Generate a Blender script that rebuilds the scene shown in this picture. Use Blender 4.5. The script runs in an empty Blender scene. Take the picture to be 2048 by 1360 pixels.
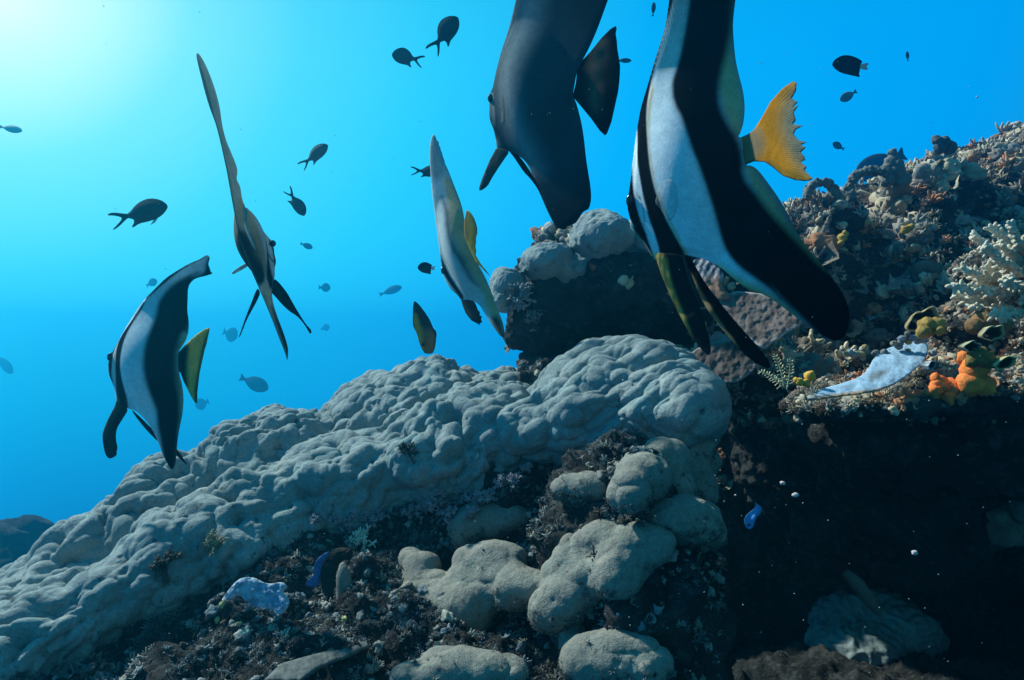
import bpy, math, random
import numpy as np
from mathutils import Vector
from mathutils.geometry import delaunay_2d_cdt
from mathutils.bvhtree import BVHTree

random.seed(7)
RNG = np.random.default_rng(11)
SC = bpy.context.scene
COL = SC.collection

# ------------------------------------------------------------------ camera
F = 1400.0                      # focal length in photograph pixels (2048 wide)
CZ = 3.0                        # camera height above the datum
CAM = np.array([0.0, 0.0, CZ])
cd = bpy.data.cameras.new("camera")
cam = bpy.data.objects.new("camera", cd)
COL.objects.link(cam)
cam.location = CAM
cam.rotation_euler = (math.radians(90), 0, 0)
cd.sensor_width = 36
cd.lens = 36 * F / 2048
cd.clip_start = 0.02
cd.clip_end = 300
SC.camera = cam

# ------------------------------------------------------------------ world: light inside the water
GLOW = Vector((-.789, 1, .571)).normalized()
w = bpy.data.worlds.new("World")
SC.world = w
w.use_nodes = True
nt = w.node_tree
nt.nodes.clear()
def wn(t, **k):
    n = nt.nodes.new(t)
    for a, b in k.items(): setattr(n, a, b)
    return n
tc = wn('ShaderNodeTexCoord')
dot = wn('ShaderNodeVectorMath', operation='DOT_PRODUCT')
dot.inputs[1].default_value = GLOW
nt.links.new(tc.outputs['Generated'], dot.inputs[0])
ac = wn('ShaderNodeMath', operation='ARCCOSINE')
nt.links.new(dot.outputs['Value'], ac.inputs[0])
dv = wn('ShaderNodeMath', operation='DIVIDE')
dv.inputs[1].default_value = math.pi
nt.links.new(ac.outputs[0], dv.inputs[0])
def ramp(stops):
    r = wn('ShaderNodeValToRGB')
    e = r.color_ramp.elements
    while len(e) < len(stops): e.new(0.5)
    for el, (p, c) in zip(e, stops):
        el.position = p
        el.color = (*c, 1)
    return r
r1 = ramp([(0, (1.2, 1.25, 1.15)), (5/180, (.74, 1.08, 1.02)), (12.5/180, (.23, .84, 1.02)), (20/180, (.085, .72, 1.0)),
           (29/180, (.03, .64, 1.01)), (45/180, (.002, .46, 1.0)), (67/180, (.0, .37, .93)), (92/180, (.03, .28, .55)), (125/180, (.06, .28, .40)), (1, (.06, .24, .34))])
nt.links.new(dv.outputs[0], r1.inputs[0])
sx = wn('ShaderNodeSeparateXYZ')
nt.links.new(tc.outputs['Generated'], sx.inputs[0])
mr = wn('ShaderNodeMapRange')
mr.inputs[1].default_value = -1
mr.inputs[2].default_value = 1
nt.links.new(sx.outputs[2], mr.inputs[0])
r2 = ramp([(0, (.02, .04, .08)), (.30, (.1, .17, .3)), (.41, (.1, .95, 1.2)), (.465, (.3, 1.25, 1.27)), (.525, (.9, 1.12, 1.09)),
           (.68, (1, 1, 1)), (.82, (.72, .74, .74)), (1, (.8, .75, .7))])
nt.links.new(mr.outputs[0], r2.inputs[0])
mul = wn('ShaderNodeMix', data_type='RGBA', blend_type='MULTIPLY')
mul.inputs[0].default_value = 1
nt.links.new(r1.outputs[0], mul.inputs[6])
nt.links.new(r2.outputs[0], mul.inputs[7])
bg = wn('ShaderNodeBackground')
bg.inputs[1].default_value = .785
nt.links.new(mul.outputs[2], bg.inputs[0])
wo = wn('ShaderNodeOutputWorld')
nt.links.new(bg.outputs[0], wo.inputs[0])

# ------------------------------------------------------------------ sun
sd = bpy.data.lights.new("sun", 'SUN')
sd.energy = 5.0
sd.angle = math.radians(2)
sd.color = (.92, 1.0, .93)
sun = bpy.data.objects.new("sun", sd)
COL.objects.link(sun)
SUNV = Vector((-.60, .41, .69)).normalized()
sun.rotation_euler = SUNV.to_track_quat('Z', 'Y').to_euler()

SC.view_settings.view_transform = 'Standard'
SC.view_settings.look = 'None'
SC.view_settings.exposure = .35
SC.view_settings.gamma = 1
SC.render.engine = 'CYCLES'
SC.cycles.use_denoising = True
SC.cycles.max_bounces = 6
SC.cycles.volume_bounces = 0

# ------------------------------------------------------------------ helpers
def P(px, py, Y):
    """point seen at photograph pixel (px, py) at distance Y"""
    px = np.asarray(px, float); py = np.asarray(py, float); Y = np.asarray(Y, float) + 0 * px
    return np.stack([(px - 1024) / F * Y, Y, CZ + (680 - py) / F * Y], -1)

def tag(o, label=None, cat=None, group=None, kind=None):
    if label: o["label"] = label
    if cat: o["category"] = cat
    if group: o["group"] = group
    if kind: o["kind"] = kind
    return o

def mk(name, V, Fc, mat=None, parent=None, attrs=None, smooth=True, center=True):
    """mesh object from arrays; Fc: one (m,k) array or a list of them"""
    V = np.asarray(V, np.float64)
    ctr = .5 * (V.min(0) + V.max(0)) if center else np.zeros(3)
    V = (V - ctr).astype(np.float32)
    Fl = Fc if isinstance(Fc, list) else [Fc]
    Fl = [np.asarray(f, np.int32) for f in Fl if len(f)]
    me = bpy.data.meshes.new(name)
    me.vertices.add(len(V))
    me.vertices.foreach_set("co", V.ravel())
    nl = sum(f.size for f in Fl); nf = sum(len(f) for f in Fl)
    me.loops.add(nl); me.polygons.add(nf)
    me.loops.foreach_set("vertex_index", np.concatenate([f.ravel() for f in Fl]))
    tot = np.concatenate([np.full(len(f), f.shape[1], np.int32) for f in Fl])
    st = np.concatenate([[0], np.cumsum(tot)[:-1]]).astype(np.int32)
    me.polygons.foreach_set("loop_start", st)
    me.polygons.foreach_set("use_smooth", np.full(nf, smooth))
    me.update(calc_edges=True)
    for k, a in (attrs or {}).items():
        a = np.asarray(a, np.float32)
        if a.ndim == 2:
            if a.shape[1] == 3: a = np.concatenate([a, np.ones((len(a), 1), np.float32)], 1)
            at = me.attributes.new(k, 'FLOAT_COLOR', 'POINT')
            at.data.foreach_set("color", a.ravel())
        else:
            at = me.attributes.new(k, 'FLOAT', 'POINT')
            at.data.foreach_set("value", a)
    if mat: me.materials.append(mat)
    o = bpy.data.objects.new(name, me)
    COL.objects.link(o)
    if center:
        o.location = [float(x) for x in ctr]
    if parent: put(o, parent)
    return o

def put(o, parent):
    """parent, keeping the mesh where it was built (world coordinates)"""
    o.parent = parent
    o.matrix_parent_inverse = parent.matrix_basis.inverted()

def empty(name, loc):
    o = bpy.data.objects.new(name, None)
    o.empty_display_size = .02
    COL.objects.link(o)
    o.location = [float(c) for c in loc]
    return o

# ---- noise
_rg = np.random.default_rng(3)
PERM = np.concatenate([_rg.permutation(256)] * 2).astype(np.int32)
GRAD = _rg.normal(size=(256, 3)).astype(np.float32)
GRAD /= np.linalg.norm(GRAD, axis=1)[:, None]
JIT = _rg.random((256, 3)).astype(np.float32)
def _hash(i, j, k): return PERM[(PERM[(PERM[i & 255] + j) & 255] + k) & 255]
def perlin(p, s=1.0, seed=0):
    q = np.asarray(p, np.float32) / s + seed * 17.31
    b = np.floor(q).astype(np.int32); f = q - b
    u = f * f * f * (f * (f * 6 - 15) + 10)
    out = np.zeros(len(q), np.float32)
    for dx in (0, 1):
        for dy in (0, 1):
            for dz in (0, 1):
                g = GRAD[_hash(b[:, 0] + dx, b[:, 1] + dy, b[:, 2] + dz)]
                d = ((f - np.array([dx, dy, dz], np.float32)) * g).sum(1)
                wt = (u[:, 0] if dx else 1 - u[:, 0]) * (u[:, 1] if dy else 1 - u[:, 1]) * (u[:, 2] if dz else 1 - u[:, 2])
                out += d * wt
    return out * 1.4
def fbm(p, s, n=4, seed=0, gain=.5):
    o = 0; a = 1.0
    for i in range(n):
        o = o + a * perlin(p, s, seed + i); s *= .5; a *= gain
    return o
def worley(p, s=1.0, seed=0, jit=.9):
    q = np.asarray(p, np.float32) / s + seed * 9.17
    b = np.floor(q).astype(np.int32); f = q - b
    f1 = np.full(len(q), 9, np.float32); f2 = f1.copy()
    for dx in (-1, 0, 1):
        for dy in (-1, 0, 1):
            for dz in (-1, 0, 1):
                h = _hash(b[:, 0] + dx, b[:, 1] + dy, b[:, 2] + dz)
                c = np.array([dx, dy, dz], np.float32) + .5 + (JIT[h] - .5) * jit
                d = ((f - c) ** 2).sum(1)
                f2 = np.minimum(f2, np.maximum(f1, d)); f1 = np.minimum(f1, d)
    return np.sqrt(f1), np.sqrt(f2)
def sstep(a, b, x):
    t = np.clip((x - a) / (b - a), 0, 1)
    return t * t * (3 - 2 * t)

# ---- blobs: smooth union of ellipsoids -> surface nets
def E(px, py, Y, rx, ry, rz, tilt=0.0):
    """ellipsoid; rx, rz are picture-pixel radii at distance Y, ry is metres in depth; tilt in the picture plane (degrees)"""
    return (P(px, py, Y), np.array([rx / F * Y, ry, rz / F * Y]), math.radians(tilt))
def blob_grid(ells, h, k, cut=(), warp=None):
    lo = np.min([c - r.max() for c, r, t in ells], 0) - 3 * h - .02
    hi = np.max([c + r.max() for c, r, t in ells], 0) + 3 * h + .02
    n = np.ceil((hi - lo) / h).astype(int) + 1
    f = np.full(n, .5, np.float32)
    ax = [lo[i] + h * np.arange(n[i]) for i in range(3)]
    def sub(c, r, m):
        a = np.maximum(np.floor((c - r.max() - m - lo) / h).astype(int), 0)
        b = np.minimum(np.ceil((c + r.max() + m - lo) / h).astype(int) + 1, n)
        sl = tuple(slice(a[i], b[i]) for i in range(3))
        X, Y, Z = np.meshgrid(*(ax[i][sl[i]].astype(np.float32) for i in range(3)), indexing='ij')
        return sl, X - c[0], Y - c[1], Z - c[2]
    def dist(X, Y, Z, r, t):
        if t:
            ct, s_ = math.cos(t), math.sin(t)
            X, Z = X * ct + Z * s_, -X * s_ + Z * ct
        k0 = np.sqrt((X / r[0]) ** 2 + (Y / r[1]) ** 2 + (Z / r[2]) ** 2) + 1e-6
        k1 = np.sqrt((X / r[0] ** 2) ** 2 + (Y / r[1] ** 2) ** 2 + (Z / r[2] ** 2) ** 2) + 1e-6
        return k0 * (k0 - 1) / k1
    for c, r, t in ells:
        sl, X, Y, Z = sub(c, r, k + 2 * h)
        d = dist(X, Y, Z, r, t)
        g = f[sl]
        hh = np.clip(.5 + .5 * (g - d) / k, 0, 1)
        f[sl] = g + (d - g) * hh - k * hh * (1 - hh)
    for c, r, t in cut:
        sl, X, Y, Z = sub(c, r, .05)
        f[sl] = np.maximum(f[sl], -dist(X, Y, Z, r, t))
    return f, lo
def surfnets(f, lo, h):
    s = f < 0
    n = np.array(f.shape)
    cs = [(i, j, k) for i in (0, 1) for j in (0, 1) for k in (0, 1)]
    cnt = sum(s[i:n[0]-1+i, j:n[1]-1+j, k:n[2]-1+k].astype(np.int8) for i, j, k in cs)
    mixed = (cnt > 0) & (cnt < 8)
    ci = np.argwhere(mixed)
    idx = np.full(mixed.shape, -1, np.int32)
    idx[mixed] = np.arange(len(ci))
    fv = [f[ci[:, 0]+i, ci[:, 1]+j, ci[:, 2]+k] for i, j, k in cs]
    pos = np.zeros((len(ci), 3)); c = np.zeros(len(ci))
    for a in range(8):
        for b in range(a+1, 8):
            A, B = np.array(cs[a]), np.array(cs[b])
            if abs(A - B).sum() != 1: continue
            m = (fv[a] < 0) != (fv[b] < 0)
            t = fv[a][m] / (fv[a][m] - fv[b][m])
            pos[m] += A + (B - A) * t[:, None]; c[m] += 1
    V = lo + h * (ci + pos / c[:, None])
    Q = []
    for ax in range(3):
        o = [0, 0, 0]; o[ax] = 1
        s0 = s[:n[0]-o[0], :n[1]-o[1], :n[2]-o[2]]; s1 = s[o[0]:, o[1]:, o[2]:]
        e = np.argwhere(s0 != s1)
        u, v = [(1, 2), (2, 0), (0, 1)][ax]
        e = e[(e[:, u] > 0) & (e[:, v] > 0)]
        e = e[(e[:, u] < n[u]-1) & (e[:, v] < n[v]-1)]
        fl = s0[e[:, 0], e[:, 1], e[:, 2]]
        def g(du, dv):
            w_ = e.copy(); w_[:, u] -= du; w_[:, v] -= dv
            return idx[w_[:, 0], w_[:, 1], w_[:, 2]]
        q = np.stack([g(1, 1), g(0, 1), g(0, 0), g(1, 0)], 1)
        q[~fl] = q[~fl][:, ::-1]
        Q.append(q)
    return V, np.concatenate(Q)
def subdiv(V, Q, levels):
    if not levels: return V, Q
    o = mk("tmp", V, Q, center=False)
    m = o.modifiers.new("s", 'SUBSURF'); m.levels = m.render_levels = levels
    dg = bpy.context.evaluated_depsgraph_get()
    me = o.evaluated_get(dg).to_mesh()
    V2 = np.empty(len(me.vertices) * 3, np.float32); me.vertices.foreach_get("co", V2)
    Q2 = np.empty(len(me.loops), np.int32); me.loops.foreach_get("vertex_index", Q2)
    o.evaluated_get(dg).to_mesh_clear()
    md = o.data
    bpy.data.objects.remove(o); bpy.data.meshes.remove(md)
    return V2.reshape(-1, 3), Q2.reshape(-1, 4)
def normals(V, Q):
    N = np.zeros_like(V)
    a = V[Q[:, 2]] - V[Q[:, 0]]; b = V[Q[:, 3 if Q.shape[1] == 4 else 1]] - V[Q[:, 1 if Q.shape[1] == 4 else 0]]
    fn = np.cross(a, b) if Q.shape[1] == 4 else np.cross(V[Q[:, 1]] - V[Q[:, 0]], V[Q[:, 2]] - V[Q[:, 0]])
    for i in range(Q.shape[1]):
        for k in range(3): N[:, k] += np.bincount(Q[:, i], fn[:, k], len(V))
    return N / (np.linalg.norm(N, axis=1)[:, None] + 1e-12)
def blob(ells, h, k, lv, disp, cut=()):
    f, lo = blob_grid(ells, h, k, cut)
    V, Q = surfnets(f, lo, h)
    V, Q = subdiv(V, Q, lv)
    V = V.astype(np.float32)
    N = normals(V, Q)
    if disp is not None: V = V + N * disp(V, N)[:, None]
    return V, Q
SURF = []           # collision surfaces for placing things on the reef
def add_surf(V, Q): SURF.append(BVHTree.FromPolygons(V.tolist(), Q.tolist()))
def hit(px, py):
    d = Vector(P(px, py, 1.0) - CAM).normalized()
    best = None
    for t in SURF:
        r = t.ray_cast(Vector(CAM), d)
        if r[0] is not None and (best is None or r[3] < best[2]): best = (r[0], r[1], r[3])
    if best is None: return None
    return np.array(best[0]), np.array(best[1])

# ------------------------------------------------------------------ materials
class NT:
    def __init__(s, name):
        s.m = bpy.data.materials.new(name); s.m.use_nodes = True
        s.t = s.m.node_tree; s.t.nodes.clear()
        s.o = s.n('ShaderNodeOutputMaterial')
        s.co = s.n('ShaderNodeTexCoord').outputs['Object']
    def n(s, t, ins=None, **k):
        x = s.t.nodes.new(t)
        for a, b in k.items(): setattr(x, a, b)
        for a, b in (ins or {}).items():
            if hasattr(b, 'is_linked'): s.t.links.new(b, x.inputs[a])
            else: x.inputs[a].default_value = b
        return x
    def noise(s, scale, detail=4, rough=.55, vec=None, **k):
        return s.n('ShaderNodeTexNoise', {'Vector': vec or s.co, 'Scale': scale, 'Detail': detail, 'Roughness': rough}, **k).outputs['Fac']
    def ramp(s, fac, stops, interp='LINEAR'):
        r = s.n('ShaderNodeValToRGB', {'Fac': fac}); e = r.color_ramp.elements
        r.color_ramp.interpolation = interp
        while len(e) < len(stops): e.new(.5)
        for el, (p, c) in zip(e, stops): el.position = p; el.color = (*c, 1) if hasattr(c, '__len__') else (c, c, c, 1)
        return r.outputs[0]
    def mix(s, fac, a, b, mode='MIX'):
        x = s.n('ShaderNodeMix', {0: fac, 6: a if hasattr(a, 'is_linked') else (*a, 1), 7: b if hasattr(b, 'is_linked') else (*b, 1)}, data_type='RGBA', blend_type=mode)
        return x.outputs[2]
    def math(s, op, a, b=0.0): return s.n('ShaderNodeMath', {0: a, 1: b}, operation=op).outputs[0]
    def attr(s, name): return s.n('ShaderNodeAttribute', attribute_name=name)
    def bump(s, h, dist, strength=1.0, normal=None):
        d = {'Height': h, 'Distance': dist, 'Strength': strength}
        if normal: d['Normal'] = normal
        return s.n('ShaderNodeBump', d).outputs[0]
    def princ(s, col, rough=.85, normal=None, spec=.3, **k):
        d = {'Base Color': col if hasattr(col, 'is_linked') else (*col, 1), 'Roughness': rough, 'Specular IOR Level': spec}
        if normal: d['Normal'] = normal
        d.update(k)
        return s.n('ShaderNodeBsdfPrincipled', d).outputs[0]
    def done(s, sh):
        s.t.links.new(sh, s.o.inputs['Surface']); return s.m

def mat_porites(name, c0, c1, c2):
    s = NT(name)
    n1 = s.noise(9, 5); n2 = s.noise(70, 3); v = s.n('ShaderNodeTexVoronoi', {'Vector': s.co, 'Scale': 430.0}).outputs['Distance']
    c = s.ramp(n1, [(.3, c0), (.55, c1), (.72, c2)])
    c = s.mix(s.ramp(n2, [(.35, 0.0), (.7, .35)]), c, tuple(x * .62 for x in c0))
    c = s.mix(s.ramp(s.noise(24, 6, .65), [(.56, 0.0), (.68, .6)]), c, (c0[0]*.48, c0[1]*.46, c0[2]*.40))
    c = s.mix(s.ramp(s.noise(11, 5, .6), [(.55, 0.0), (.7, .55)]), c, (c1[0]*.85, c1[1]*1.12, c1[2]*1.12))
    c = s.mix(s.ramp(s.noise(48, 2, .5), [(.68, 0.0), (.74, .85)]), c, (.05, .055, .05))
    c = s.mix(s.ramp(s.noise(220, 3, .6), [(.4, .4), (.62, 0.0)]), c, tuple(x * .5 for x in c0))
    b = s.bump(v, .0016, .32)
    b = s.bump(s.noise(150, 5, .68), .004, .7, b)
    return s.done(s.princ(c, .9, b, .15))
def mat_rock(name='reef_rock', k=1.0):
    s = NT(name)
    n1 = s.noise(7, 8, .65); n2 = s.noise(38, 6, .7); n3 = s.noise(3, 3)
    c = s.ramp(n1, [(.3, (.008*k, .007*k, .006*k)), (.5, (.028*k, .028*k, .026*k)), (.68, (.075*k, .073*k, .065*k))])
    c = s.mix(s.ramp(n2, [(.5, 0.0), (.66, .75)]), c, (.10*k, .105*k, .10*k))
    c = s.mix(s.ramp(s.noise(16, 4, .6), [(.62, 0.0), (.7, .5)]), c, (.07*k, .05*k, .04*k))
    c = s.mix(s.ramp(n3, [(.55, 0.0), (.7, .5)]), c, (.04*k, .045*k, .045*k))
    b = s.bump(s.noise(60, 8, .72), .02, .9)
    return s.done(s.princ(c, .95, b, .1))
def mat_attr(name='growth', rough=.85, bump=.004, scale=160, trans=0.0):
    s = NT(name)
    c = s.attr('col').outputs['Color']
    c = s.mix(s.ramp(s.noise(scale * .5, 4), [(.3, .32), (.6, 0.0)]), c, (.03, .03, .028))
    sh = s.princ(c, rough, s.bump(s.noise(scale, 4, .65), bump, .6), .2)
    if trans:
        tr = s.n('ShaderNodeBsdfTranslucent', {'Color': c}).outputs[0]
        sh = s.n('ShaderNodeMixShader', {0: trans, 1: sh, 2: tr}).outputs[0]
    return s.done(sh)
def mat_fish():
    s = NT('fish_skin')
    c = s.attr('col').outputs['Color']; fin = s.attr('fin').outputs['Fac']; ray = s.attr('ray').outputs['Fac']
    wv = s.math('SINE', ray)
    rays = s.math('MULTIPLY', s.ramp(wv, [(.0, .9), (.5, 0.0)]), fin)
    c2 = s.mix(s.math('MULTIPLY', rays, .13), c, (.02, .015, .01))
    c2 = s.mix(s.ramp(s.noise(90, 5, .65), [(.35, .45), (.65, 0.0)]), c2, (.55, .60, .62), 'MULTIPLY')
    v = s.n('ShaderNodeTexVoronoi', {'Vector': s.co, 'Scale': 480.0}).outputs['Distance']
    c2 = s.mix(s.ramp(v, [(.25, 0.0), (.8, .3)]), c2, (.45, .5, .52), 'MULTIPLY')
    c2 = s.mix(s.ramp(s.noise(14, 4, .6), [(.4, .35), (.62, 0.0)]), c2, (.62, .66, .68), 'MULTIPLY')
    b = s.bump(v, .0003, .25)
    b = s.bump(s.math('MULTIPLY', wv, fin), .0005, .25, b)
    p = s.princ(c2, .7, b, 0.0)
    tr = s.n('ShaderNodeBsdfTranslucent', {'Color': c2}).outputs[0]
    return s.done(s.n('ShaderNodeMixShader', {0: s.math('MULTIPLY', fin, .58), 1: p, 2: tr}).outputs[0])
def mat_plain(name, col, rough=.5, spec=.5):
    s = NT(name)
    c = s.mix(s.ramp(s.noise(60, 3), [(.3, .3), (.7, 0.0)]), col, tuple(x * .6 for x in col))
    return s.done(s.princ(c, rough, None, spec))

M_POR = mat_porites('mound_coral', (.21, .26, .255), (.295, .35, .335), (.39, .43, .395))
M_POR2 = mat_porites('lobe_coral', (.22, .215, .18), (.28, .265, .215), (.34, .315, .255))
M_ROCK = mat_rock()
M_GROW = mat_attr()
M_TURF = mat_attr('turf', .9, .002, 300, .25)
M_FISH = mat_fish()
M_EYE = mat_plain('fish_eye', (.006, .006, .007), .12, .6)
M_PALE = mat_plain('pale_fin', (.75, .78, .75), .5)

# ------------------------------------------------------------------ water haze
def box(name, lo, hi):
    V = np.array([[x, y, z] for x in (lo[0], hi[0]) for y in (lo[1], hi[1]) for z in (lo[2], hi[2])], float)
    Q = np.array([[0, 1, 3, 2], [4, 6, 7, 5], [0, 4, 5, 1], [2, 3, 7, 6], [0, 2, 6, 4], [1, 5, 7, 3]])
    return mk(name, V, Q, smooth=False)
hz = box("haze", (-20, -2.5, -5.8), (20, 31, 4.1))
tag(hz, kind="stuff")
hm = bpy.data.materials.new("water_haze"); hm.use_nodes = True
t = hm.node_tree; t.nodes.clear()
pv = t.nodes.new('ShaderNodeVolumePrincipled')
pv.inputs['Color'].default_value = (.02, .60, 1, 1)
pv.inputs['Density'].default_value = .046
pv.inputs['Anisotropy'].default_value = .8
mo = t.nodes.new('ShaderNodeOutputMaterial')
t.links.new(pv.outputs[0], mo.inputs['Volume'])
hz.data.materials.append(hm)

# ------------------------------------------------------------------ sea floor
n = 60
gx, gy = np.meshgrid(np.linspace(-15.8, 15.8, n), np.linspace(-2.3, 25.8, n), indexing='ij')
V = np.stack([gx, gy, 0 * gx], -1).reshape(-1, 3)
V[:, 2] = -4.4 + .25 * fbm(V, 2.5, 4)
ii = np.arange(n * n).reshape(n, n)
Q = np.stack([ii[:-1, :-1], ii[1:, :-1], ii[1:, 1:], ii[:-1, 1:]], -1).reshape(-1, 4)
s = NT('sand')
c = s.ramp(s.noise(2.5, 6), [(.35, (.03, .03, .03)), (.65, (.10, .10, .09))])
fl = mk("sea_floor", V, Q, s.done(s.princ(c, .95, s.bump(s.noise(9, 8), .08))))
tag(fl, kind="structure")

# ------------------------------------------------------------------ reef rock (terrain)
def rock_disp(V, N):
    a, b = worley(V + .03 * np.stack([perlin(V, .08, 5), perlin(V, .08, 6), perlin(V, .08, 7)], 1), .085, 2)
    return .040 * fbm(V, .16, 5, 1, .6) + .030 * (.55 - a) + .012 * (b - a) + .006 * perlin(V, .018, 9) + .004 * perlin(V, .009, 12)
low = [E(760, 1480, 1.55, 620, .52, 430), E(1245, 1345, 1.33, 190, .26, 470), E(150, 1560, 1.35, 520, .40, 310), E(480, 1330, 1.55, 330, .35, 260),
       E(-250, 1620, 1.45, 420, .45, 360), E(1000, 1200, 1.75, 330, .4, 330), E(620, 1180, 1.85, 330, .35, 260), E(860, 1500, 1.2, 420, .26, 230),
       E(1250, 1000, 1.62, 170, .2, 200), E(1090, 770, 1.95, 60, .12, 60), E(500, 1500, 1.15, 380, .22, 190)]
LV, LQ = blob(low, .013, .06, 1, rock_disp)
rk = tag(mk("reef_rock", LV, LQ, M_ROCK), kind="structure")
add_surf(LV, LQ)
hi_ = [E(1230, 590, 2.15, 215, .33, 125, -5), E(1090, 640, 2.0, 70, .16, 70), E(1120, 690, 2.05, 50, .15, 60), E(1480, 600, 2.25, 220, .4, 150), E(1740, 770, 2.55, 330, .72, 372, 6), E(1960, 735, 2.65, 290, .82, 425, 8),
       E(2200, 690, 2.8, 420, .95, 460, 10), E(1510, 745, 1.9, 175, .35, 62), E(1700, 1080, 2.9, 600, .45, 460), E(1900, 1560, 2.0, 640, .7, 190), E(2500, 950, 1.9, 360, .7, 620),  # includes a rock bulge behind the plates, added to shade the cave
       E(1620, 470, 2.2, 80, .2, 50, 10), E(1830, 420, 2.3, 110, .25, 60, 18)]
HV, HQ = blob(hi_, .016, .06, 1, rock_disp)
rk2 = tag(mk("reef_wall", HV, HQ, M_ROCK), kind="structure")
add_surf(HV, HQ)
led = [E(1760, 800, 1.34, 190, .16, 32, 6), E(1950, 770, 1.42, 200, .22, 55, 4), E(2080, 700, 1.5, 170, .2, 110), E(2250, 760, 1.6, 220, .35, 130), E(1660, 806, 1.3, 90, .08, 14, 8), E(1830, 858, 1.52, 250, .2, 60, 4), E(2020, 880, 1.6, 200, .3, 110), E(1960, 640, 1.5, 90, .1, 40, 10), E(2060, 560, 1.6, 120, .16, 90)]
GV, GQ = blob(led, .009, .03, 1, lambda V, N: .5 * rock_disp(V, N))
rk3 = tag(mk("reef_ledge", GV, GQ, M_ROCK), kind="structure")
add_surf(GV, GQ)

# ------------------------------------------------------------------ mound corals
def coral(name, ells, h, k, lv, disp, mat, label, cat, group=None, cut=()):
    V, Q = blob(ells, h, k, lv, disp, cut)
    o = mk(name, V, Q, mat)
    tag(o, label, cat, group)
    add_surf(V, Q)
    return o
AX1 = np.array([-.62, -.45, -.64]); AX1 /= np.linalg.norm(AX1)
def stretch(V, ax, k):
    return V + np.outer(V @ ax, ax) * (1 / k - 1)
def sworley(p, s_, seed, k=9.0, jit=.95):
    """soft pillows: 1 at the middle of a knob, falling to rounded furrows"""
    q = np.asarray(p, np.float32) / s_ + seed * 9.17
    b = np.floor(q).astype(np.int32); f = q - b
    acc = np.zeros(len(q), np.float32)
    for dx in (-1, 0, 1):
        for dy in (-1, 0, 1):
            for dz in (-1, 0, 1):
                h = _hash(b[:, 0] + dx, b[:, 1] + dy, b[:, 2] + dz)
                c = np.array([dx, dy, dz], np.float32) + .5 + (JIT[h] - .5) * jit
                acc += np.exp(-k * ((f - c) ** 2).sum(1)) * (.35 + 1.3 * JIT[h][:, 0])
    d2 = -np.log(acc + 1e-9) / k
    return np.clip(1 - d2 * 1.9, -.4, 1.2)
def pillows(p, s_, seed):
    a, b = worley(p, s_, seed)
    crisp = np.sqrt(np.clip(1.04 - (a / .80) ** 2, .0, 2))
    return .95 * crisp + .20 * sworley(p, s_ * 1.05, seed)
def mound_disp(V, N):
    wv = .034 * np.stack([perlin(V, .12, 21), perlin(V, .12, 22), perlin(V, .12, 23)], 1) + .008 * np.stack([perlin(V, .04, 24), perlin(V, .04, 25), perlin(V, .04, 26)], 1)
    l1 = pillows(stretch(V + wv, AX1, 1.35), .050, 4)
    l2 = pillows(stretch(V + wv * .7, AX1, 1.25), .030, 8)
    k = sstep(-.55, .35, perlin(V, .22, 40))
    k2 = sstep(-.35, .35, perlin(V, .15, 41))
    dent = sstep(.5, .72, perlin(V, .05, 43)) + .8 * sstep(.55, .7, perlin(V, .024, 45))
    return .030 * fbm(V, .20, 3, 30) + (.016 + .020 * k) * l1 + (.008 + .011 * k2) * l2 - .013 * dent + .0012 * perlin(V, .02, 44) - .028
domes = [E(845, 905, 2.0, 212, .30, 172), E(560, 990, 1.85, 152, .26, 165, 10), E(370, 1065, 1.75, 130, .24, 146, 14), E(220, 1140, 1.64, 112, .22, 124, 20),
         E(60, 1255, 1.5, 140, .22, 130, 24), E(-110, 1370, 1.42, 150, .22, 140), E(1010, 890, 2.0, 170, .28, 140),
         E(690, 985, 1.64, 165, .20, 118, 16), E(480, 1075, 1.54, 140, .18, 110, 26), E(900, 925, 1.64, 140, .18, 105), E(320, 1150, 1.43, 110, .15, 92, 28), E(170, 1235, 1.33, 115, .14, 92, 30),
         E(1005, 865, 1.68, 110, .16, 85), E(30, 1320, 1.25, 120, .14, 92, 30)]
coral("mound_coral", domes, .011, .035, 2, mound_disp, M_POR,
      "huge lumpy grey-brown boulder coral stepping down in rounded domes to the bottom corner", "coral")
def mound2_disp(V, N):
    wv = .030 * np.stack([perlin(V, .11, 51), perlin(V, .11, 52), perlin(V, .11, 53)], 1)
    l = pillows(stretch(V + wv, np.array([.94, .1, .3]), 2.2), .050, 14)
    l2 = pillows(stretch(V + wv, np.array([.94, .1, .3]), 1.5), .028, 15)
    return .026 * l + .011 * l2 + .014 * fbm(V, .12, 3, 55) + .0012 * perlin(V, .02, 56) - .012
coral("mound_coral", [E(1255, 830, 1.62, 165, .2, 132), E(1340, 815, 1.5, 92, .15, 68), E(1150, 830, 1.6, 90, .15, 65), E(1255, 770, 1.72, 125, .18, 78), E(1060, 860, 1.58, 70, .1, 50)],
      .009, .04, 2, mound2_disp, M_POR,
      "rounded boulder coral with wavy ridges beneath the dark overhang, above the small smooth lobes", "coral")

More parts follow.
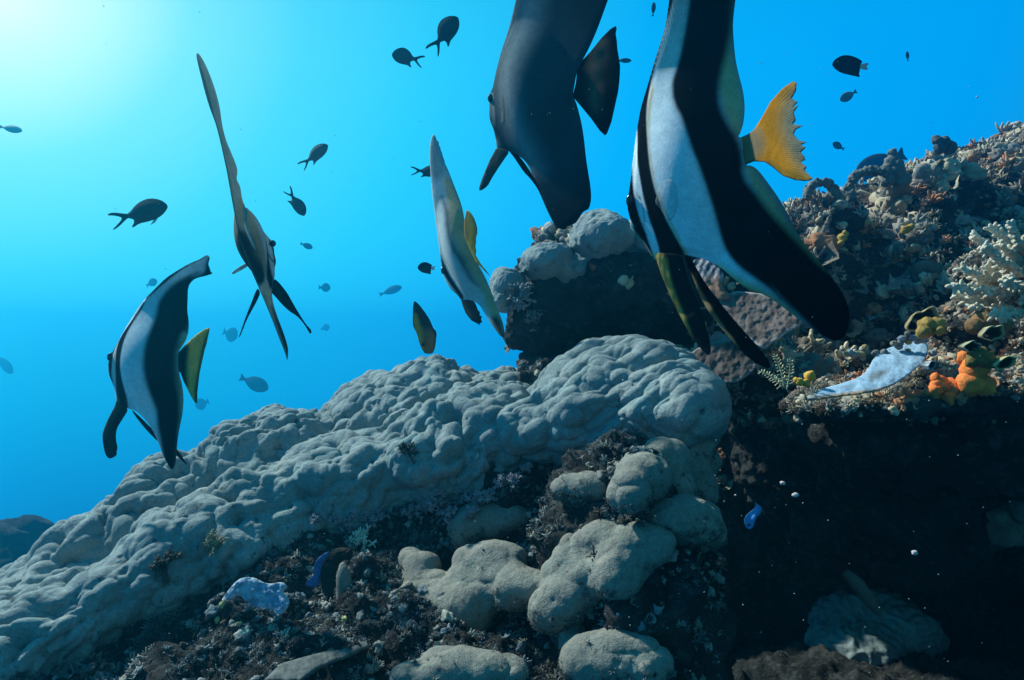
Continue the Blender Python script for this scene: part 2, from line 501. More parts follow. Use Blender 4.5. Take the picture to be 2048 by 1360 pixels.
def smooth_disp(V, N): return .010 * pillows(V + .02 * np.stack([perlin(V, .06, 67), perlin(V, .06, 68), perlin(V, .06, 69)], 1), .058, 66) + .004 * fbm(V, .06, 2, 60) + .0016 * fbm(V, .02, 3, 63) - .004 * sstep(.5, .7, perlin(V, .03, 62)) - .005
def lobes(name, specs, label, cat="coral", group=None, k=.022, h=.006, mat=None, disp=smooth_disp, push=.2, flat=.95):
    ells = []
    hs = [hit(sp[0], sp[1]) for sp in specs]
    Ys = np.array([hh[0][1] if hh else np.nan for hh in hs])
    A = np.array([[1, (sp[0] - specs[0][0]) / 100, (sp[1] - specs[0][1]) / 100] for sp in specs]); ok = ~np.isnan(Ys)
    if len(specs) >= 4: Ys = .75 * (A @ np.linalg.lstsq(A[ok], Ys[ok], rcond=None)[0]) + .25 * np.where(ok, Ys, np.nanmean(Ys)) - .024
    for sp, Y in zip(specs, Ys):
        px, py, rx, rz = sp[:4]; tilt = sp[4] if len(sp) > 4 else 0
        p = P(px, py, Y)
        rxm = 1.2 * rx / F * Y; rzm = 1.2 * rz / F * Y
        ells.append((p + np.array([0, 1, 0]) * rxm * push * flat, np.array([rxm, (rxm + rzm) * .5 * flat, rzm]), math.radians(tilt)))
    V, Q = blob(ells, h, k, 1, disp)
    o = mk(name, V, Q, mat or M_POR2)
    return tag(o, label, cat, group), (V, Q)
new = []
LOBEG = "smooth lobe corals on the dead reef rock"
def L(*a, **k):
    o, vq = lobes(*a, **k); new.append(vq); return o
L("lobe_coral", [(819, 1126, 20, 20), (846, 1139, 30, 26), (832, 1165, 24, 26), (853, 1201, 42, 40), (925, 1228, 46, 42), (885, 1222, 40, 36), (897, 1168, 26, 22), (942, 1121, 28, 22), (986, 1119, 34, 28), (1020, 1116, 26, 16),
   (942, 1160, 28, 22), (985, 1165, 24, 20), (1026, 1180, 44, 36), (1060, 1180, 34, 20), (1085, 1175, 32, 18), (905, 1192, 34, 26), (960, 1195, 34, 26), (1000, 1150, 30, 22), (1113, 1152, 24, 22), (1133, 1205, 56, 42, 30), (1105, 1228, 34, 32), (1181, 1160, 38, 34), (1167, 1095, 36, 34), (1215, 1075, 36, 34), (1270, 1094, 44, 36), (1306, 1092, 36, 26, 15), (1249, 1132, 42, 38), (1232, 1160, 36, 30), (1150, 1130, 36, 30)],
  "wide pale smooth coral of joined lobes with hollows, lowest bright patch before the dark cave", group=LOBEG)
L("lobe_coral", [(1286, 960, 46, 44), (1258, 986, 32, 34), (1326, 925, 44, 36, 20), (1380, 905, 44, 26, 14), (1405, 930, 32, 30), (1385, 955, 36, 30), (1345, 978, 40, 30), (1400, 985, 30, 26)],
  "plump smooth lobe coral at the cliff edge under the ridged boulder coral", group=LOBEG)
L("lobe_coral", [(1147, 984, 38, 25), (1172, 983, 34, 23), (1192, 981, 30, 22)], "small sausage-shaped smooth coral just beside the plump lobes at the cliff edge", group=LOBEG)
L("lobe_coral", [(1181, 1330, 48, 46), (1249, 1322, 50, 42), (1297, 1342, 40, 40), (1147, 1280, 26, 26), (1215, 1290, 30, 22)], "smooth coral with a single dimple cut off by the bottom edge", group=LOBEG)
L("lobe_coral", [(962, 1046, 46, 30), (1022, 1036, 32, 20), (930, 1066, 26, 34)], "dull brownish smooth coral just above the wide pale lobes", group=LOBEG)
L("lobe_coral", [(1395, 1045, 44, 30), (1370, 1042, 42, 27), (1408, 1066, 38, 32), (1345, 1038, 40, 24)], "dusty worn coral knobs on the cliff edge below the plump lobes", group=LOBEG, k=.05, disp=lambda V, N: .006 * fbm(V, .03, 4, 64))
L("lobe_coral", [(900, 1345, 60, 30), (840, 1365, 50, 26), (980, 1350, 60, 26)], "low brownish coral hump in shadow along the bottom edge", group=LOBEG)
for V_, Q_ in new: add_surf(V_, Q_)
# lobed coral crowning the overhang
tops = [E(1018, 572, 1.88, 36, .10, 36, 26), E(1092, 522, 1.89, 50, .12, 36, 14), E(1200, 478, 1.92, 64, .15, 54, 10), E(1290, 490, 1.98, 62, .15, 56), E(1005, 600, 1.86, 24, .07, 26), E(1150, 540, 1.93, 60, .10, 30, 20)]
coral("lobed_coral", tops, .009, .006, 2, lambda V, N: .010 * fbm(V, .06, 4, 71) + .006 * (.6 - worley(V, .03, 72)[0]), M_POR,
      "knobbly grey coral lobes crowning the tip of the dark overhang", "coral")
# distant mound
V, Q = blob([E(20, 1190, 6.5, 120, .6, 150), E(-140, 1260, 6.5, 180, .6, 170)], .06, .2, 1, lambda V, N: .10 * fbm(V, .4, 5, 81))
tag(mk("distant_reef", V, Q, M_ROCK), "dim blue hazy reef mound far off beyond the boulder coral slope", "reef")

# ------------------------------------------------------------------ fish
def chaikin(p, n=1):
    p = np.asarray(p, float)
    for _ in range(n):
        q = np.roll(p, -1, 0)
        p = np.stack([.75 * p + .25 * q, .25 * p + .75 * q], 1).reshape(-1, 2)
    return p
def inside(pts, poly):
    x, y = pts[:, 0][:, None], pts[:, 1][:, None]
    a = poly; b = np.roll(poly, -1, 0)
    c = ((a[:, 1] > y) != (b[:, 1] > y)) & (x < (b[:, 0] - a[:, 0]) * (y - a[:, 1]) / (b[:, 1] - a[:, 1] + 1e-12) + a[:, 0])
    return c.sum(1) % 2 == 1
def edist(pts, poly, closed=True):
    a = poly if closed else poly[:-1]
    b = np.roll(poly, -1, 0) if closed else poly[1:]
    ab = b - a; L2 = (ab ** 2).sum(1) + 1e-12
    out = np.empty(len(pts))
    for i in range(0, len(pts), 4000):
        p = pts[i:i+4000][:, None]
        t_ = np.clip(((p - a) * ab).sum(2) / L2, 0, 1)
        out[i:i+4000] = np.sqrt(((p - a - t_[..., None] * ab) ** 2).sum(2).min(1))
    return out
def sdist(pts, poly):
    d = edist(pts, poly)
    return np.where(inside(pts, poly), -d, d)
def plane_mesh(poly, sp, ch=1):
    """triangulated inside of an outline"""
    poly = chaikin(poly, ch) if ch else np.asarray(poly, float)
    b = []
    for p, q in zip(poly, np.roll(poly, -1, 0)):
        n_ = max(1, int(round(np.linalg.norm(q - p) / sp)))
        b.append(p + (q - p) * (np.arange(n_) / n_)[:, None])
    b = np.concatenate(b)
    keep = [0]
    for i in range(1, len(b)):
        if np.linalg.norm(b[i] - b[keep[-1]]) > sp * .35: keep.append(i)
    b = b[keep]
    lo, hi_ = b.min(0), b.max(0)
    xs = np.arange(lo[0], hi_[0], sp); ys = np.arange(lo[1], hi_[1], sp * .866)
    gx_, gy_ = np.meshgrid(xs, ys)
    gx_ = gx_ + (np.arange(len(ys)) % 2)[:, None] * sp * .5
    g = np.stack([gx_.ravel(), gy_.ravel()], 1)
    g = g[inside(g, b)]
    if len(g): g = g[edist(g, b) > sp * .6]
    pts = np.concatenate([b, g]) if len(g) else b
    nb = len(b)
    r = delaunay_2d_cdt([Vector(p) for p in pts], [(i, (i + 1) % nb) for i in range(nb)], [], 1, 1e-6)
    v = np.array([tuple(p) for p in r[0]]); f = np.array([list(x) for x in r[2]], int)
    a = v[f]
    ar = (a[:, 1, 0]-a[:, 0, 0])*(a[:, 2, 1]-a[:, 0, 1]) - (a[:, 1, 1]-a[:, 0, 1])*(a[:, 2, 0]-a[:, 0, 0])
    f[ar < 0] = f[ar < 0][:, ::-1]
    f = f[np.abs(ar) > 1e-9]
    return v, f, b
def solid(v2, f, bnd, depth, thick, off=0.0):
    """two skins a thickness apart, sewn along the outline. v2 in picture pixels; depth(xy)->metres; thick(xy, d)->half thickness (m)"""
    Pm = P(v2[:, 0], v2[:, 1], depth(v2))
    fn = np.cross(Pm[f[:, 1]] - Pm[f[:, 0]], Pm[f[:, 2]] - Pm[f[:, 0]])
    nv = fn.sum(0); nv /= np.linalg.norm(nv)
    flip = nv @ (CAM - Pm.mean(0)) < 0
    if flip: nv = -nv
    d = edist(v2, bnd)
    tt = thick(v2, d)[:, None]
    A = Pm + nv * (tt + off); B = Pm - nv * (tt - off)
    n_ = len(v2)
    f1 = f[:, ::-1] if flip else f
    e = {}
    for tri in f1:
        for i in range(3):
            k = (tri[i], tri[(i + 1) % 3])
            if (k[1], k[0]) in e: del e[(k[1], k[0])]
            else: e[k] = 1
    e = np.array(list(e.keys()))
    side = np.stack([e[:, 1], e[:, 0], e[:, 0] + n_, e[:, 1] + n_], 1)
    return np.concatenate([A, B]), [np.concatenate([f1, f1[:, ::-1] + n_]), side], nv
def paint(col, xy, poly, c, blur=3.0, alpha=1.0, ch=1):
    p = chaikin(poly, ch)
    a = alpha * np.clip(.5 - sdist(xy, p) / blur, 0, 1)[:, None]
    a = a * a * (3 - 2 * a)
    col[:] = col * (1 - a) + np.asarray(c) * a
def stroke(col, xy, line, c, w_=1.5, alpha=1.0):
    a = alpha * np.clip(1.5 - edist(xy, np.asarray(line, float), False) / w_, 0, 1)[:, None]
    col[:] = col * (1 - a) + np.asarray(c) * a
def T(pts, x0, y0, k): return [(x0 + x / k, y0 + y / k) for x, y in pts]

def fish_piece(name, outline, depth, painter, parent=None, sp=4.0, ch=1, body=None, Tm=.02, fin_t=.0008, raypt=None, rayn=60, fin=None, off=0.0, mat=None, ruffle=0.0, conform=False):
    """body: (cx, cy, rx, ry, tilt_deg) picture-pixel ellipse holding the thick part"""
    v, f, b = plane_mesh(outline, sp, ch)
    def q(xy):
        if body is None: return np.full(len(xy), 2.0)
        t_ = math.radians(body[4]); d = xy - np.array(body[:2])
        return ((d @ [math.cos(t_), math.sin(t_)]) / body[2]) ** 2 + ((d @ [-math.sin(t_), math.cos(t_)]) / body[3]) ** 2
    def thick(xy, d):
        px = d * depth(xy) / F
        return fin_t * np.clip(px / .01 + .25, .25, 1) + 1.2 * Tm * np.clip(1 - q(xy), 0, 1) ** 1.5 * (1 if conform else sstep(0, .010, px))
    def dep(xy):
        Y = depth(xy)
        if ruffle: Y = Y + ruffle * perlin(np.c_[xy, 0 * xy[:, 0]], 38.0, 3)
        return Y
    V, Fc, nv = solid(v, f, b, dep, thick, off)
    col = np.zeros((len(v), 3)); painter(col, v)
    fm = sstep(.75, 3.4, q(v)) if fin is None else np.full(len(v), fin)
    if raypt is not None:
        ang = np.arctan2(v[:, 1] - raypt[1], v[:, 0] - raypt[0]) * rayn
    else: ang = np.zeros(len(v)); fm = fm * .6
    o = mk(name, V, Fc, mat or M_FISH, parent, {"col": np.tile(col, (2, 1)), "fin": np.tile(fm, 2), "ray": np.tile(ang, 2)})
    return o, nv
def ball(name, c, r, mat, parent=None, sc=(1, 1, 1), seg=14, nv=None, flat=1.0):
    th = np.linspace(0, math.pi, seg // 2 + 2); ph = np.linspace(0, 2 * math.pi, seg, endpoint=False)
    A, B = np.meshgrid(th, ph, indexing='ij')
    V = np.stack([np.sin(A) * np.cos(B), np.sin(A) * np.sin(B), np.cos(A)], -1).reshape(-1, 3) * r * np.array(sc)
    if nv is not None: V = V - np.outer(V @ nv, nv) * (1 - flat)
    m_ = len(th); ii = np.arange(m_ * seg).reshape(m_, seg); jj = np.roll(ii, -1, 1)
    Q = np.stack([ii[:-1], ii[1:], jj[1:], jj[:-1]], -1).reshape(-1, 4)
    return mk(name, V + c, Q, mat, parent)
def lin(Y0, x0, sx, y0=0, sy=0.0):
    """depth: Y0 at column x0, changing sx metres per metre sideways and sy per metre downwards"""
    return lambda xy: Y0 + sx * (xy[:, 0] - x0) / F * Y0 + sy * (xy[:, 1] - y0) / F * Y0
def atd(depth, px, py): return P(px, py, float(depth(np.array([[px, py]], float))[0]))

WHITE = (.84, .92, .90); TAN = (.72, .55, .27); YEL = (.95, .44, .03); BLK = (.010, .011, .013); DRK = (.02, .024, .028)

# --- the big striped batfish in front of the reef
def fish_striped_big():
    K = lambda pts: T(pts, 1150, 0, 1.79)
    dep = lin(.80, 1400, -.55)
    root = empty("batfish", atd(dep, 1385, 330))
    tag(root, "big black and white striped batfish with ragged orange tail before the dark overhang", "batfish", "batfish hovering beside the reef")
    out = K([(345, -60), (330, 60), (320, 110), (303, 165), (285, 220), (262, 300), (248, 345), (235, 390), (226, 440), (218, 490), (212, 540), (207, 580), (202, 620), (198, 655), (190, 712), (187, 740), (194, 772), (200, 790), (197, 806), (203, 822), (214, 836), (232, 853), (247, 868), (262, 895), (278, 922), (292, 932),
              (330, 930), (385, 910), (400, 914), (430, 920), (470, 930), (520, 955), (570, 1000), (620, 1035), (680, 1055), (740, 1095), (800, 1142), (840, 1170), (890, 1205), (940, 1225), (975, 1190), (985, 1120), (965, 1060), (925, 1000), (870, 930), (810, 860), (775, 790), (745, 735), (720, 695), (680, 640), (655, 608), (632, 592), (610, 592),
              (606, 560), (603, 530), (598, 492), (583, 490), (592, 475), (603, 440), (608, 390), (605, 350), (600, 320), (591, 285), (582, 250), (574, 210), (570, 170), (566, 120), (565, 80), (570, 30), (580, -40), (600, -120), (590, -210), (560, -260), (520, -255), (470, -225), (410, -160)])
    rear = [(430, -260), (425, -100), (415, 0), (400, 100), (390, 150), (380, 200), (365, 255), (358, 300), (365, 350), (382, 395), (405, 430), (425, 480), (450, 550), (470, 600), (487, 650), (500, 700), (515, 760), (522, 800), (530, 850), (545, 900), (585, 950), (660, 1003), (712, 1040), (745, 1080), (805, 1135), (900, 1240), (1040, 1240), (1000, 1020), (900, 970), (800, 870), (700, 760), (650, 690), (612, 640), (606, 560), (590, 500), (560, 450), (530, 390), (520, 320), (525, 260), (545, 190), (560, 100), (565, 0), (600, -200)]
    band2 = [(300, -60), (362, -40), (352, 0), (330, 80), (310, 160), (290, 230), (281, 262), (272, 300), (268, 350), (268, 420), (278, 500), (285, 560), (293, 620), (305, 680), (318, 720), (330, 760), (345, 800), (370, 850), (388, 890), (396, 925), (360, 960), (310, 950), (305, 912), (297, 870), (282, 818), (272, 790), (264, 752), (252, 702), (246, 660), (239, 620), (233, 570), (228, 520), (223, 470), (216, 440), (225, 380), (240, 330), (270, 240), (300, 130)]
    eyeb = [(200, 560), (206, 610), (208, 650), (215, 700), (225, 750), (240, 800), (254, 830), (262, 858), (276, 898), (290, 928), (260, 930), (225, 870), (215, 835), (204, 790), (170, 770), (175, 700)]
    def body(col, xy):
        col[:] = WHITE
        n_ = perlin(np.c_[xy * .02, 0 * xy[:, 0]], 1.0, 2)[:, None]
        col *= 1 + .06 * n_
        # whitish wash inside, tan trailing margins
        paint(col, xy, K([(480, -260), (700, -260), (640, 200), (640, 520), (560, 480), (480, 200)]), TAN, 20)
        paint(col, xy, K([(600, 560), (760, 640), (1010, 1000), (1000, 1250), (800, 1000), (640, 700)]), (.66, .52, .26), 20)
        paint(col, xy, K([(575, -200), (640, -100), (660, 420), (585, 470), (600, 400), (585, 300), (560, 200), (555, 100)]), (.40, .46, .44), 14, .8)
        paint(col, xy, K([(640, 590), (720, 660), (820, 850), (800, 870), (700, 700), (650, 630)]), (.30, .34, .34), 16, .8)
        paint(col, xy, K([(505, 935), (600, 1000), (700, 1050), (800, 1130), (790, 1150), (700, 1085), (600, 1045), (500, 965)]), (.80, .66, .30), 18, .9)
        # thin tan rim beside the shoulder band
        paint(col, xy, K([(270, 420), (285, 540), (300, 650), (330, 760), (372, 850), (395, 925), (408, 915), (385, 850), (345, 765), (315, 680), (302, 600), (290, 520), (284, 420), (290, 300), (276, 300)]), (.72, .52, .26), 7, .85)
        # fin-ray streaks in the dorsal fin and the rear band
        paint(col, xy, K([(350, -260), (425, -260), (418, 0), (405, 100), (380, 200), (352, 260), (285, 260), (310, 170), (335, 80)]), (.80, .80, .70), 10, .9)
        paint(col, xy, K(rear), BLK, 22)
        paint(col, xy, K(rear[:24] + [(620, 900), (560, 640), (520, 500), (480, 380), (470, 200), (500, -100)]), BLK, 9)
        paint(col, xy, K(band2), BLK, 4)
        paint(col, xy, K(eyeb), BLK, 3.5)
        # side line, gill-cover crease
        stroke(col, xy, K([(288, 552), (310, 535), (340, 524), (380, 518), (415, 516), (436, 520)]), (.80, .84, .82), 1.0, .6)
        stroke(col, xy, K([(234, 700), (246, 735), (252, 775), (251, 808)]), (.05, .12, .16), .9, .9)
        stroke(col, xy, K([(228, 690), (232, 740), (243, 790), (253, 822)]), (.62, .55, .40), 1.0, .6)
        paint(col, xy, K([(185, 775), (203, 800), (205, 815), (235, 850), (262, 885), (285, 925), (270, 915), (240, 868), (205, 838), (192, 805)]), (.50, .42, .30), 3, .75)
        paint(col, xy, K([(282, 905), (300, 905), (318, 930), (330, 960), (305, 960), (288, 930)]), (.85, .72, .16), 10, .9)
    b, nv = fish_piece("body", out, dep, body, root, 3.2, 1, (1378, 330, 128, 205, -8), .024, .0011, (1420, 420), 420)
    tail = K([(594, 492), (620, 480), (640, 465), (670, 420), (700, 365), (745, 315), (780, 292), (793, 295), (791, 325), (776, 352), (797, 366), (780, 384), (800, 376), (783, 402), (790, 430), (780, 445), (816, 450), (790, 464), (783, 480), (800, 502), (829, 509), (808, 520), (826, 528), (808, 545), (821, 560), (824, 573), (808, 580), (829, 598), (822, 610), (851, 640), (838, 647), (820, 648), (790, 645), (745, 630), (710, 600), (680, 580), (640, 578), (610, 590), (604, 560), (600, 525)])
    def tailc(col, xy):
        col[:] = YEL
        paint(col, xy, K([(590, 480), (660, 440), (690, 520), (650, 580), (600, 600)]), (.60, .46, .28), 26, .8)  # greyer base painted in to offset the body's shadow on the tail
        paint(col, xy, K([(730, 420), (760, 330), (800, 300), (860, 420), (870, 640), (830, 650), (770, 560), (745, 500)]), (.36, .36, .26), 40, .9)
        paint(col, xy, K([(700, 605), (745, 632), (850, 650), (850, 635), (800, 615), (740, 600), (690, 570)]), (.62, .36, .05), 10, .8)
        stroke(col, xy, K([(610, 590), (640, 579), (680, 581), (710, 601), (745, 631), (790, 646), (845, 646)]), (.03, .05, .10), 2.0, .8)
    fish_piece("tail_fin", tail, lin(float(dep(np.array([[1484., 300.]]))[0]), 1484, -1.7), tailc, root, 3.0, 0, None, .02, .0008, (1462, 300), 170, 1.0, ruffle=.004)
    p1 = K([(286, 905), (300, 960), (320, 1010), (345, 1070), (380, 1140), (420, 1210), (470, 1272), (487, 1268), (484, 1225), (470, 1170), (452, 1110), (425, 1050), (405, 1000), (392, 950), (384, 912), (330, 905)])
    def p1c(col, xy):
        col[:] = (.035, .04, .042)
        paint(col, xy, K([(280, 900), (300, 960), (320, 1010), (345, 1070), (380, 1140), (425, 1215), (410, 1170), (375, 1090), (350, 1020), (335, 960), (330, 915)]), (.85, .62, .18), 9, .9)
    fish_piece("pelvic_fin", p1, lin(.79, 1400, -.55), p1c, root, 3.5, 1, None, 0, .0008, (1330, 430), 60, .8, ruffle=.006)
    p2 = K([(384, 905), (402, 950), (420, 990), (460, 1090), (520, 1170), (580, 1240), (630, 1290), (690, 1322), (702, 1305), (668, 1255), (600, 1180), (540, 1110), (470, 1020), (432, 955), (410, 915)])
    def p2c(col, xy):
        col[:] = (.014, .015, .018)
        paint(col, xy, K([(395, 960), (420, 1000), (460, 1100), (520, 1180), (580, 1250), (590, 1245), (530, 1165), (475, 1080), (430, 1000)]), (.55, .40, .20), 6, .85)
    fish_piece("pelvic_fin", p2, lin(.82, 1400, -.55), p2c, root, 3.5, 1, None, 0, .0009, (1330, 430), 60, .6, ruffle=.006)
    pec = K([(300, 735), (312, 700), (330, 668), (352, 655), (380, 662), (394, 690), (392, 735), (376, 780), (352, 800), (335, 775), (318, 750)])
    def pecc(col, xy):
        body(col, xy); col[:] = col * .80 + np.array([.70, .76, .70]) * .20
        stroke(col, xy, K([(300, 735), (312, 700), (330, 668), (352, 655), (380, 662)]), (.50, .44, .30), 1.6, .6)
    fish_piece("pectoral_fin", pec, dep, pecc, root, 2.5, 1, (1378, 330, 128, 205, -8), .024, .0008, (1316, 410), 120, .2, off=.0011, conform=True)
    ball("eye", atd(dep, 1261, 402) + nv * .002, .0058, M_EYE, root, (.8, .8, 1.4))
fish_striped_big()

# --- the dark batfish above the overhang
def fish_dark():
    K = lambda pts: T(pts, 850, 0, 2.833)
    dep = lin(1.02, 1090, -.75)
    root = empty("batfish", atd(dep, 1085, 200))
    tag(root, "nearly black batfish with a dark fan tail above the knobbly coral tip", "batfish", "batfish hovering beside the reef")
    out = K([(540, -90), (515, 0), (500, 65), (485, 130), (467, 190), (450, 240), (432, 295), (420, 340), (408, 385), (400, 420), (390, 470), (384, 500), (372, 522), (366, 560), (366, 610), (365, 660), (371, 690), (380, 712), (392, 742), (398, 775), (405, 802), (407, 840), (430, 852), (475, 856), (500, 872), (545, 890), (580, 928), (605, 980), (612, 1010), (628, 1045), (640, 1072), (670, 1140), (700, 1210), (740, 1285), (765, 1298), (800, 1300), (806, 1280), (825, 1272), (850, 1268), (870, 1240), (895, 1200), (915, 1190), (930, 1180), (942, 1130), (938, 1060), (925, 980), (912, 900), (900, 780), (885, 690), (862, 600), (845, 555), (836, 545), (848, 470), (862, 400), (890, 345), (930, 270), (970, 180), (1000, 100), (1025, 30), (1036, 0), (1060, -90), (1090, -220), (1090, -330), (1040, -420), (960, -450), (850, -400), (720, -300), (610, -190)])
    def body(col, xy):
        col[:] = (.042, .062, .075)
        paint(col, xy, K([(560, -100), (535, 20), (512, 110), (490, 200), (470, 300), (460, 400), (458, 500), (465, 600), (490, 700), (520, 800), (560, 900), (610, 1000), (660, 980), (640, 860), (600, 760), (580, 640), (575, 500), (590, 350), (620, 200), (660, 60), (680, -100)]), (.30, .34, .33), 70, .95)
        paint(col, xy, K([(466, 300), (458, 420), (457, 520), (466, 620), (492, 710), (520, 800), (545, 860), (545, 830), (515, 730), (492, 630), (482, 520), (482, 420), (490, 320)]), (.24, .24, .21), 8, .8)
        paint(col, xy, K([(372, 540), (385, 520), (400, 540), (404, 620), (402, 690), (394, 728), (384, 700), (370, 640)]), (.30, .29, .25), 4, .9)
        paint(col, xy, K([(430, 300), (405, 400), (388, 480), (395, 520), (412, 440), (440, 330)]), (.10, .13, .14), 6, .8)
        paint(col, xy, K([(395, 760), (420, 780), (440, 845), (400, 850)]), (.20, .19, .15), 14, .9)
    b, nv = fish_piece("body", out, dep, body, root, 3.5, 1, (1065, 185, 88, 150, -8), .023, .0012, (1120, 200), 400)
    tail = K([(855, 470), (862, 400), (888, 347), (940, 290), (1000, 215), (1050, 165), (1080, 147), (1086, 160), (1080, 190), (1087, 235), (1090, 280), (1098, 325), (1105, 370), (1104, 420), (1100, 470), (1094, 520), (1085, 560), (1074, 610), (1065, 650), (1056, 690), (1045, 720), (1032, 755), (1020, 768), (990, 740), (940, 670), (890, 610), (836, 546)])
    def tailc(col, xy):
        col[:] = (.018, .018, .02)
        paint(col, xy, K([(935, 320), (985, 240), (1030, 220), (1030, 300), (1005, 400), (1000, 500), (1000, 600), (970, 660), (935, 600), (920, 450)]), (.23, .18, .12), 30, .9)
    fish_piece("tail_fin", tail, dep, tailc, root, 3.0, 0, None, 0, .0009, (1110, 160), 170, .8, ruffle=.004)
    p1 = K([(405, 835), (385, 875), (370, 900), (345, 960), (320, 1020), (305, 1072), (313, 1083), (355, 1055), (375, 1015), (410, 960), (450, 900), (480, 858), (440, 840)])
    def p1c(col, xy):
        col[:] = (.16, .155, .13)
        paint(col, xy, K([(290, 1040), (350, 1040), (350, 1100), (290, 1100)]), (.07, .07, .065), 20)
    fish_piece("pelvic_fin", p1, dep, p1c, root, 3.5, 1, None, 0, .0009, (1010, 280), 50, .8, ruffle=.004)
    p2 = K([(472, 852), (500, 885), (530, 930), (560, 975), (600, 1015), (640, 1072), (650, 1095), (655, 1080), (625, 1020), (590, 960), (555, 910), (520, 870)])
    fish_piece("pelvic_fin", p2, lin(1.0, 1090, -.75), lambda c, xy: c.__setitem__(slice(None), (.012, .014, .018)), root, 3.0, 1, None, 0, .0009, None, 0, .3)
    pec = K([(480, 550), (493, 560), (496, 600), (492, 645), (480, 690), (462, 710), (448, 704), (458, 660), (458, 610), (466, 570)])
    fish_piece("pectoral_fin", pec, dep, lambda c, xy: c.__setitem__(slice(None), (.22, .22, .19)), root, 2.0, 1, (1065, 185, 88, 150, -8), .023, .0009, (1010, 220), 120, .25, off=.0012, conform=True)
    ball("eye", atd(dep, 982, 197) + nv * .001, .006, M_EYE, root, (.8, .8, 1.1))
fish_dark()

# --- the striped batfish over the slope
def fish_slope():
    K = lambda pts: T(pts, 180, 480, 2.833)
    dep = lin(1.42, 300, -.6)
    root = empty("batfish", atd(dep, 300, 740))
    tag(root, "striped batfish with a hooked dorsal tip and a yellow-edged tail above the boulder coral slope", "batfish", "batfish hovering beside the reef")
    out = K([(665, 82), (640, 98), (620, 110), (560, 135), (500, 170), (430, 215), (370, 275), (310, 335), (265, 400), (220, 470), (185, 530), (150, 595), (130, 632), (118, 650), (105, 690), (104, 730), (106, 755), (115, 782), (130, 815), (140, 850), (145, 880), (150, 905), (160, 930), (215, 955), (240, 960), (265, 970), (300, 1000), (335, 1045), (365, 1095), (390, 1150), (410, 1210), (440, 1270), (468, 1306), (485, 1270), (490, 1200), (497, 1120), (510, 1050), (525, 980), (531, 890), (520, 810), (505, 760), (500, 735), (497, 690), (500, 632), (530, 590), (550, 550), (560, 500), (558, 450), (550, 400), (553, 330), (555, 265), (580, 228), (610, 213), (650, 205), (698, 190), (682, 178), (680, 165), (670, 140), (672, 125), (680, 100)])
    def body(col, xy):
        col[:] = (.78, .86, .84)
        paint(col, xy, K([(490, 280), (570, 250), (580, 560), (490, 650), (500, 500)]), (.55, .45, .25), 16)
        paint(col, xy, K([(480, 740), (520, 760), (545, 900), (510, 1090), (490, 1000), (490, 850)]), (.48, .40, .22), 16)
        paint(col, xy, K([(560, 215), (700, 175), (720, 210), (600, 260), (575, 320), (560, 520), (520, 520), (512, 590), (497, 640), (500, 760), (508, 830), (512, 1000), (500, 1100), (490, 1300), (440, 1330), (415, 1210), (405, 1150), (395, 1100), (385, 1060), (380, 1000), (372, 900), (370, 800), (372, 600), (376, 500), (380, 400), (390, 350), (420, 305), (460, 262), (520, 222), (590, 190), (640, 180)]), BLK, 13)
        paint(col, xy, K([(325, 330), (295, 400), (275, 450), (258, 500), (244, 550), (234, 600), (225, 650), (214, 700), (208, 760), (207, 820), (211, 880), (222, 965), (150, 960), (158, 900), (150, 850), (148, 800), (153, 760), (161, 700), (170, 650), (181, 600), (202, 545), (245, 450), (295, 365), (370, 290), (430, 225), (420, 210), (300, 320)]), DRK, 4)
        paint(col, xy, K([(430, 205), (500, 160), (600, 112), (665, 80), (660, 95), (610, 122), (550, 150), (500, 183), (440, 232), (390, 275), (350, 310), (330, 320)]), DRK, 4)
        paint(col, xy, K([(90, 640), (170, 540), (178, 560), (150, 600), (137, 645), (129, 700), (123, 760), (134, 808), (128, 822), (110, 790)]), DRK, 4)
        paint(col, xy, K([(680, 90), (700, 190), (640, 208), (655, 180), (660, 130)]), DRK, 8)
        paint(col, xy, K([(175, 545), (160, 600), (146, 660), (138, 720), (140, 790), (152, 770), (158, 700), (168, 640), (185, 590)]), (.74, .62, .36), 4, .8)
        paint(col, xy, K([(145, 890), (165, 900), (168, 945), (145, 960)]), (.48, .42, .14), 8, .8)
    b, nv = fish_piece("body", out, dep, body, root, 2.6, 1, (298, 720, 76, 105, -10), .024, .0012, (310, 780), 300)
    tail = K([(499, 640), (530, 605), (560, 575), (610, 530), (650, 505), (677, 496), (676, 512), (666, 560), (660, 590), (650, 620), (640, 665), (630, 710), (620, 760), (615, 800), (608, 860), (607, 925), (598, 925), (575, 890), (560, 860), (530, 800), (512, 750), (498, 745)])
    def tailc(col, xy):
        col[:] = (.85, .66, .16)
        paint(col, xy, K([(490, 640), (540, 600), (565, 590), (550, 680), (550, 760), (560, 850), (500, 760)]), DRK, 12)
        paint(col, xy, K([(690, 490), (650, 600), (610, 800), (612, 930), (590, 910), (602, 800), (632, 640), (660, 540)]), DRK, 7)
    fish_piece("tail_fin", tail, dep, tailc, root, 2.5, 0, None, 0, .0009, (350, 725), 70, .8)
    p1 = K([(152, 900), (140, 945), (125, 970), (95, 1030), (76, 1080), (70, 1105), (75, 1160), (85, 1210), (105, 1240), (132, 1233), (152, 1218), (150, 1200), (157, 1175), (150, 1150), (145, 1120), (150, 1070), (180, 1020), (200, 990), (216, 962), (190, 930)])
    def p1c(col, xy):
        col[:] = (.035, .037, .036)
        paint(col, xy, K([(150, 910), (120, 980), (90, 1040), (72, 1100), (85, 1130), (110, 1050), (150, 980), (190, 940)]), (.20, .17, .10), 16, .8)
    fish_piece("pelvic_fin", p1, dep, p1c, root, 3.0, 1, None, 0, .001, (240, 780), 40, .7)
